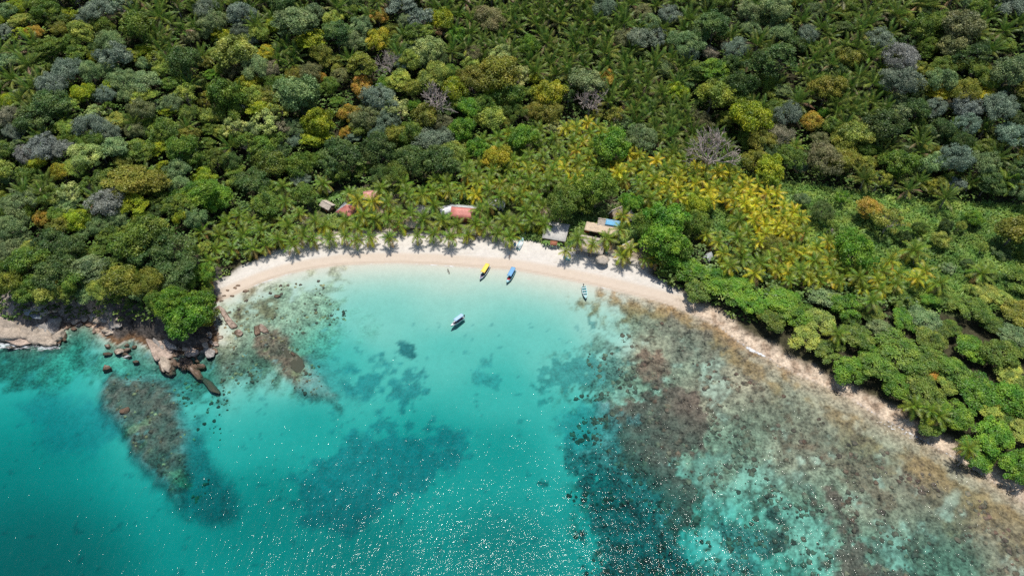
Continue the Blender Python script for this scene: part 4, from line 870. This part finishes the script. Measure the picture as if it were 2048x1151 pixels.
for (a, b, m, lb, sz) in ((1030, 488, 'blu', 'dark blue barrel on the sand beside the turquoise skiff', 1.1), (1142, 467, 'redp', 'red barrel beside the grey-roofed shed', .9), (1180, 461, 'turq', 'turquoise barrel beside the orange cloth', .9), (1213, 503, 'turq', 'turquoise barrel in front of the thatched restaurant', .9), (939, 406, 'redp', 'red water tank behind the red-roofed house', 1.2)):
    x, y, z = hit(a, b, .5); t = thing('barrel', lb, 'barrel', (x, y, z), 0); part('drum', tube([(0, 0, 0), (0, 0, .2), (0, 0, .9), (0, 0, 1.1)], [.38 * sz, .42 * sz, .42 * sz, .38 * sz], 10), M[m], t); part('lid', tube([(0, 0, 1.1), (0, 0, 1.16)], [.36 * sz, .3 * sz], 10), M['white'], t)
x, y, z = hit(1174, 457, 2.4); o = part('hanging_cloth', slab((-.9, 0, .6), (.9, 0, .6), (.9, -.35, 2.3), (-.9, -.35, 2.3), .05, 5, 5, .05, 3), M['oran'], None); o.location = (x, y, z); tag(o, 'bright orange cloth hanging at the end of the lean-to', 'cloth')
# banana plants round the huts
def banana(px, py, label):
    x, y, z = hit(px, py, 2.0); t = thing('banana_plant', label, 'plant', (x, y, z), random.uniform(0, 6), 'banana plants in the village gardens')
    part('stem', tube([(0, 0, -.2), (0, 0, 1.6)], [.16, .1], 6), M['palmbark'], t)
    for i in range(8):
        a = i * 2.4; L = random.uniform(2., 2.7); P = [np.array([math.cos(a) * L * u * .85, math.sin(a) * L * u * .85, 1.5 + L * (.75 * u - .8 * u * u)]) for u in (0, .35, .7, 1)]; sdv = np.array([-math.sin(a), math.cos(a), 0])
        V = [P[0], P[1] - sdv * .3, P[1] + sdv * .3, P[2] - sdv * .28, P[2] + sdv * .28, P[3]]
        link('leaf', mkmesh('leaf', np.array(V), [np.array([(0, 1, 2), (3, 5, 4)]), np.array([(1, 3, 4, 2)])], [M['palm']], attrs={'v': [.5] * 6}), t, color=(.15, .27, .05))
for i, (a, b) in enumerate([(676,392),(690,385),(702,396),(715,388),(726,392),(708,402),(664,396),(640,400),(632,390),(910,392),(920,385),(930,395),(915,402),(940,396),(905,400),(860,400),(780,420),(1093,482),(1104,484),(1118,484),(1270,470),(728,404),(686,400)]):
    pending.append([None, a, b, 'broad-leaved banana plant']); banana(a, b, 'x')
# ------------------------------------------------------------------ rocks
def rock_mat():
    k = Nt('shore_rock'); tc = k.n('TexCoord').outputs['Object']; p = k.pos(); oi = k.n('ObjectInfo')
    n1 = k.noise(.5, 5, tc, .65); n2 = k.noise(2.2, 4, tc, .6); vo = k.n('TexVoronoi', feature='DISTANCE_TO_EDGE'); vo.inputs['Scale'].default_value = .45; k.l(tc, vo.inputs['Vector'])
    crack = k.ramp(vo.outputs[0], 0, .04, .75, 1.)
    f = k.math('MULTIPLY', k.math('MULTIPLY', k.ramp(n1.outputs[0], .3, .7, .6, 1.3), k.ramp(n2.outputs[0], .3, .7, .75, 1.2)), crack)
    c = k.mul(oi.outputs['Color'], f); sx = k.n('SeparateXYZ'); k.l(p, sx.inputs[0]); wetf = k.ramp(k.math('ADD', sx.outputs['Z'], k.math('MULTIPLY', n1.outputs[0], 1.0)), .55, 1.0)
    mix = k.n('Mix', data_type='RGBA'); k.l(wetf, mix.inputs[0]); mix.inputs[6].default_value = (.105, .070, .046, 1); k.l(c, mix.inputs[7])
    b = k.bsdf(mix.outputs[2], .8, .3); k.bump(b, n2.outputs[0], .15); k.l(b.outputs[0], k.out.inputs[0]); return k.m
M['rock'] = rock_mat()
import bmesh
bm = bmesh.new(); bmesh.ops.create_icosphere(bm, subdivisions=4, radius=1.0); bm.verts.ensure_lookup_table()
IV = np.array([v.co[:] for v in bm.verts]); IF = np.array([[v.index for v in f.verts] for f in bm.faces]); bm.free()
def rockmesh(sx, sy, sz, seed, nm='boulder'):
    Rr = np.random.default_rng(seed); nrm = unit(Rr, 13); nrm[0] = (.1, -.2, 1); h = Rr.uniform(.52, 1.0, 13); h[0] = .62
    dd = np.clip(IV @ nrm.T, .05, None); r = np.min(h / dd, axis=1).clip(.4, 1.15)
    V = IV * r[:, None]; V = V + .085 * (fbm(V[:, 0] * 3 + seed, V[:, 1] * 3 + V[:, 2] * 2, seed, 4)[:, None] - .5) * 2 * IV * 2
    V = V * (1 + .16 * (fbm(V[:, 0] * 1.3 + seed, V[:, 2] * 5 + V[:, 1] * 4, seed + 3, 4)[:, None] - .5) + .10 * (np.abs(vnoise(V[:, 0] * 2.2 + V[:, 1] * 5, V[:, 2] * 3, seed + 9) - .5)[:, None] * 2 - .5))
    return mkmesh(nm, V * np.array([sx, sy, sz]) / 2, IF, [M['rock']])
TAN, GRY, BLG, PNK, BRN = (.40,.33,.26), (.31,.285,.26), (.25,.285,.31), (.40,.31,.25), (.24,.165,.115)
def boulder(px, py, l, w, h, rot, c, label=None, sink=.45, zz=None, name='boulder'):
    x, y = G(px, py, .4); z = float(gz(x, y))
    if z > .5: x, y, z = hit(px, py, h * .3)
    z = max(z, -.2)
    pending.append([None, px, py, label or (('large ' if l > 4 else 'small ') + {TAN: 'tan', GRY: 'grey', BLG: 'blue-grey', PNK: 'pinkish', BRN: 'wet brown'}[c] + ' boulder')]) if label is None else None
    if z < 0:
        top = z + h * (1 - sink) if zz is None else zz; bot = float(gz(x, y)) - .3; h = max(top - bot, .5); z = bot; sink = 0.0
    o = link(name, rockmesh(l, w, h, int(px * 7 + py), name), None, (x, y, z + h * (.5 - sink)), (random.uniform(-.12, .12), random.uniform(-.12, .12), rad(rot)), color=c)
    tag(o, label or 'x', 'rock', 'boulders of the rocky shore' if label is None else None); return o
LM += [(250,700,'the boulder pair off the point'),(320,720,'the long pale ledge'),(450,630,'the ledge at the beach end'),(75,640,'the big outcrop'),(175,620,'the gully mouth'),(400,690,'the shaded point')]
x, y = G(50, 655, 1.5); t = thing('rock_outcrop', 'broad pale rock outcrop sloping into the sea at the left edge', 'rock', (x, y, 0), 0)
for (a, b, l, w, h, rot, c, sd_, zo) in ((20, 648, 17, 10, 7.5, -8, TAN, 3, 1.0), (62, 662, 13, 8, 5.2, -14, TAN, 8, .6), (92, 650, 10.5, 8.5, 6.4, -28, GRY, 12, 1.0), (-25, 640, 14, 11, 8.5, 10, TAN, 15, 1.5), (30, 676, 11, 4, 2.4, -6, PNK, 17, .3), (80, 676, 9, 3.6, 2.2, -12, TAN, 19, .3), (14, 616, 7, 6, 7, 20, TAN, 23, 4.5), (112, 668, 5, 4, 3.2, 30, TAN, 27, .5)):
    gx, gy = G(a, b, 2.0); link('rock_slab', rockmesh(l, w, h, sd_, 'rock_slab'), t, (gx - x, gy - y, zo), (.1, 0, rad(rot)), color=c)
for (a, b, l, w, h, rot, c) in [(74,612,4.2,3,2.6,20,GRY),(57,620,3,2.4,2,0,BLG),(84,621,2.6,2.2,2.6,40,GRY),(70,630,3.6,2.4,1.6,-20,BLG),(94,620,2.2,2,1.6,10,TAN),(106,618,2.2,1.8,1.5,0,TAN),(66,600,1.6,1.4,1.2,0,TAN),(90,606,1.8,1.4,1.4,0,GRY),
    (132,652,3,2.4,1.6,0,BRN),(150,640,2.6,2,1.5,30,TAN),(158,648,2,1.5,1.1,0,PNK),(186,628,3.6,3,2.6,0,GRY),(200,634,4,2.6,2,35,TAN),(170,636,2.6,2,1.4,10,TAN),(146,655,2,1.4,1,0,BRN),(178,648,2.2,1.6,1,0,BRN),(192,652,2,1.5,1,20,PNK),
    (218,660,4.6,2.6,1.8,8,TAN),(224,650,3.6,1.6,1.6,-30,GRY),(205,656,2.2,1.5,.9,0,BRN),(214,690,2,1.7,1.4,0,PNK),(238,700,2.8,2.4,2.0,-20,TAN),(252,697,3.0,1.7,1.5,12,PNK),(250,706,3.2,1.6,1.0,-10,GRY),(210,733,3,2.2,1.4,0,PNK),(252,687,1.6,1.2,1,0,PNK),
    (268,720,2,1.4,.9,0,BRN),(247,818,2.4,2.2,1.2,0,BRN),(213,704,2.4,1.4,.8,10,BRN),(268,690,1.8,1.3,.9,0,BRN),(385,702,4.0,3.2,2.4,20,PNK),(372,697,2.4,1.6,1.4,0,TAN),(418,704,5.4,3,2.4,-35,GRY),(408,686,3.6,2,2,-40,TAN),(427,700,2.6,2.2,1.8,0,BRN),
    (340,700,3,2,1.4,-30,PNK),(352,708,2.4,1.8,1.2,0,BRN),(366,716,2.6,1.6,1.1,-20,BRN),(345,718,2.2,1.6,1,0,GRY),(358,726,1.8,1.3,.9,0,BRN),(330,706,2.6,1.6,1.3,10,TAN),(318,690,6.5,1.8,2.0,-46,GRY),(338,686,7.5,1.8,2.0,-42,GRY),
    (418,668,3,1.5,1.6,-50,GRY),(432,665,1.8,1.2,1,0,BRN),(440,672,2.4,1.4,.8,0,TAN),(418,626,3,1.8,1.2,0,PNK),(470,575,1.7,1,.6,10,BRN),(476,571,1.3,.9,.5,0,BRN),(455,580,1.2,.8,.5,0,BRN),(448,590,1.2,.7,.5,0,BRN),(490,580,2,1.2,.7,10,BRN),(464,590,1.5,.8,.5,0,BRN),
    (553,589,2.2,1.4,.9,-20,BRN),(475,664,3,2.4,1,-20,PNK),(585,705,2.2,.8,.8,-45,BRN),(443,600,1.6,.8,.6,10,TAN),(437,614,1.8,1,.8,0,TAN),(115,682,1.8,1.3,.9,0,GRY),(126,676,1.6,1.2,.8,0,TAN),(25,690,4.5,1.2,.7,8,PNK),(236,650,2.2,1.6,1.4,0,GRY)]:
    boulder(a, b, l * 1.1, w * 1.1, h * 1.1, rot, c)
for (a, b, l, w, h, rot, c, lb) in ((449,626,8.5,1.6,1.7,-52,PNK,'narrow tilted rock ledge where the beach meets the reef'),(461,644,5.5,2.2,1.7,-50,PNK,'blunt rock slab continuing the beach-end ledge'),(512,658,4.2,1.7,1.3,-60,BRN,'dark rock fin awash, the one nearer the beach'),(526,655,5.0,1.7,1.5,-48,PNK,'pinkish rock fin awash with foam on its end'),
    (306,690,10,2.6,2.4,-58,PNK,'long reddish-edged ledge running down from the headland'),(325,718,9,3,2.2,-62,TAN,'pale mossy ledge tip ending in yellow-stained rock'),(334,732,5.5,2.8,1.8,-40,TAN,'ochre rounded ledge end below the headland'),(392,745,7,2.0,1.6,-42,PNK,'pinkish log-shaped ledge pointing out to sea'),
    (420,768,9,1.6,.9,-42,BRN,'submerged outer half of the log-shaped ledge'),(376,728,7,2.2,1.4,-48,BRN,'brown broken ledge joining the headland rocks'),(585,720,12,4,.9,-44,BRN,'drowned flat-topped ledge off the beach end'),(330,700,7,4.5,2.0,-50,PNK,'jumbled pink rock shelf under the headland trees')):
    boulder(a, b, l * 1.3, w * 1.35, h, rot, c, lb, name='rock_ledge', zz={585: -.7, 420: -.25}.get(a))
for _ in range(46):
    q = random.random()
    a, b = (random.uniform(322, 400), 0) if q < .55 else ((random.uniform(125, 245), 0) if q < .85 else (random.uniform(404, 440), 0))
    b = random.uniform(695, 738) - abs(a - 360) * .2 if q < .55 else (random.uniform(632, 668) if q < .85 else random.uniform(600, 700)); q2 = random.uniform(1.1, 2.4)
    boulder(a, b, q2 * 1.3, q2 * .8, q2 * .7, random.uniform(-60, 20), random.choice([BRN, PNK, TAN, BRN, GRY]))
# ------------------------------------------------------------------ people at the water's edge
def person(px, py, zf, label, swim=True, rz=0.0):
    x, y = G(px, py, .4); J = dict(pel=(0,0,.95),che=(0,.01,1.32),nec=(0,.01,1.50),hed=(0,.03,1.64),top=(0,.02,1.76),sl=(-.19,0,1.44),el=(-.32,.05,1.18),hl=(-.34,.22,1.02),sr=(.19,0,1.44),er=(.34,.02,1.2),hr=(.42,.16,1.05),kl=(-.11,.05,.5),al=(-.12,-.02,.08),tl=(-.13,.14,.03),kr=(.11,-.02,.5),ar=(.13,-.1,.08),tr=(.14,.06,.03),wl=(-.1,0,.9),wr=(.1,0,.9))
    E = [('pel','che'),('che','nec'),('nec','hed'),('hed','top'),('che','sl'),('sl','el'),('el','hl'),('che','sr'),('sr','er'),('er','hr'),('pel','wl'),('wl','kl'),('kl','al'),('al','tl'),('pel','wr'),('wr','kr'),('kr','ar'),('ar','tr')]
    Rr = dict(pel=.14,che=.15,nec=.055,hed=.10,top=.07,sl=.06,el=.045,hl=.035,sr=.06,er=.045,hr=.035,kl=.06,al=.04,tl=.035,kr=.06,ar=.04,tr=.035,wl=.09,wr=.09)
    K = list(J); me = bpy.data.meshes.new('person'); me.from_pydata([J[k] for k in K], [(K.index(a), K.index(b)) for a, b in E], []); me.materials.append(M['skin'])
    o = link('person', me, None, (x, y, zf), (0, 0, rz)); sk = o.modifiers.new('skin', 'SKIN'); o.modifiers.new('sub', 'SUBSURF').levels = 1
    for i, k in enumerate(K): me.skin_vertices[0].data[i].radius = (Rr[k], Rr[k]); me.skin_vertices[0].data[i].use_root = (k == 'pel')
    for pnm, mm, c_, s_ in (('hair', 'hair', (0, .0, 1.72), (.22, .24, .17)), ('shorts', 'cloth', (0, 0, .88), (.36, .27, .30))):
        link(pnm, mkmesh(pnm, IV * np.array(s_) / 2 + np.array(c_), IF, [M[mm]], smooth=True), o)
    tag(o, label, 'person')
person(896, 540, -.62, 'swimmer with dark hair standing in the shallows, the upper of two', rz=.5)
person(898, 544, -.78, 'swimmer standing deeper in the shallows, the lower of two', rz=2.5)
person(1019, 518, .9, 'person walking on the wet sand above the blue-canopied boat', False, rz=1.4)
name_all()
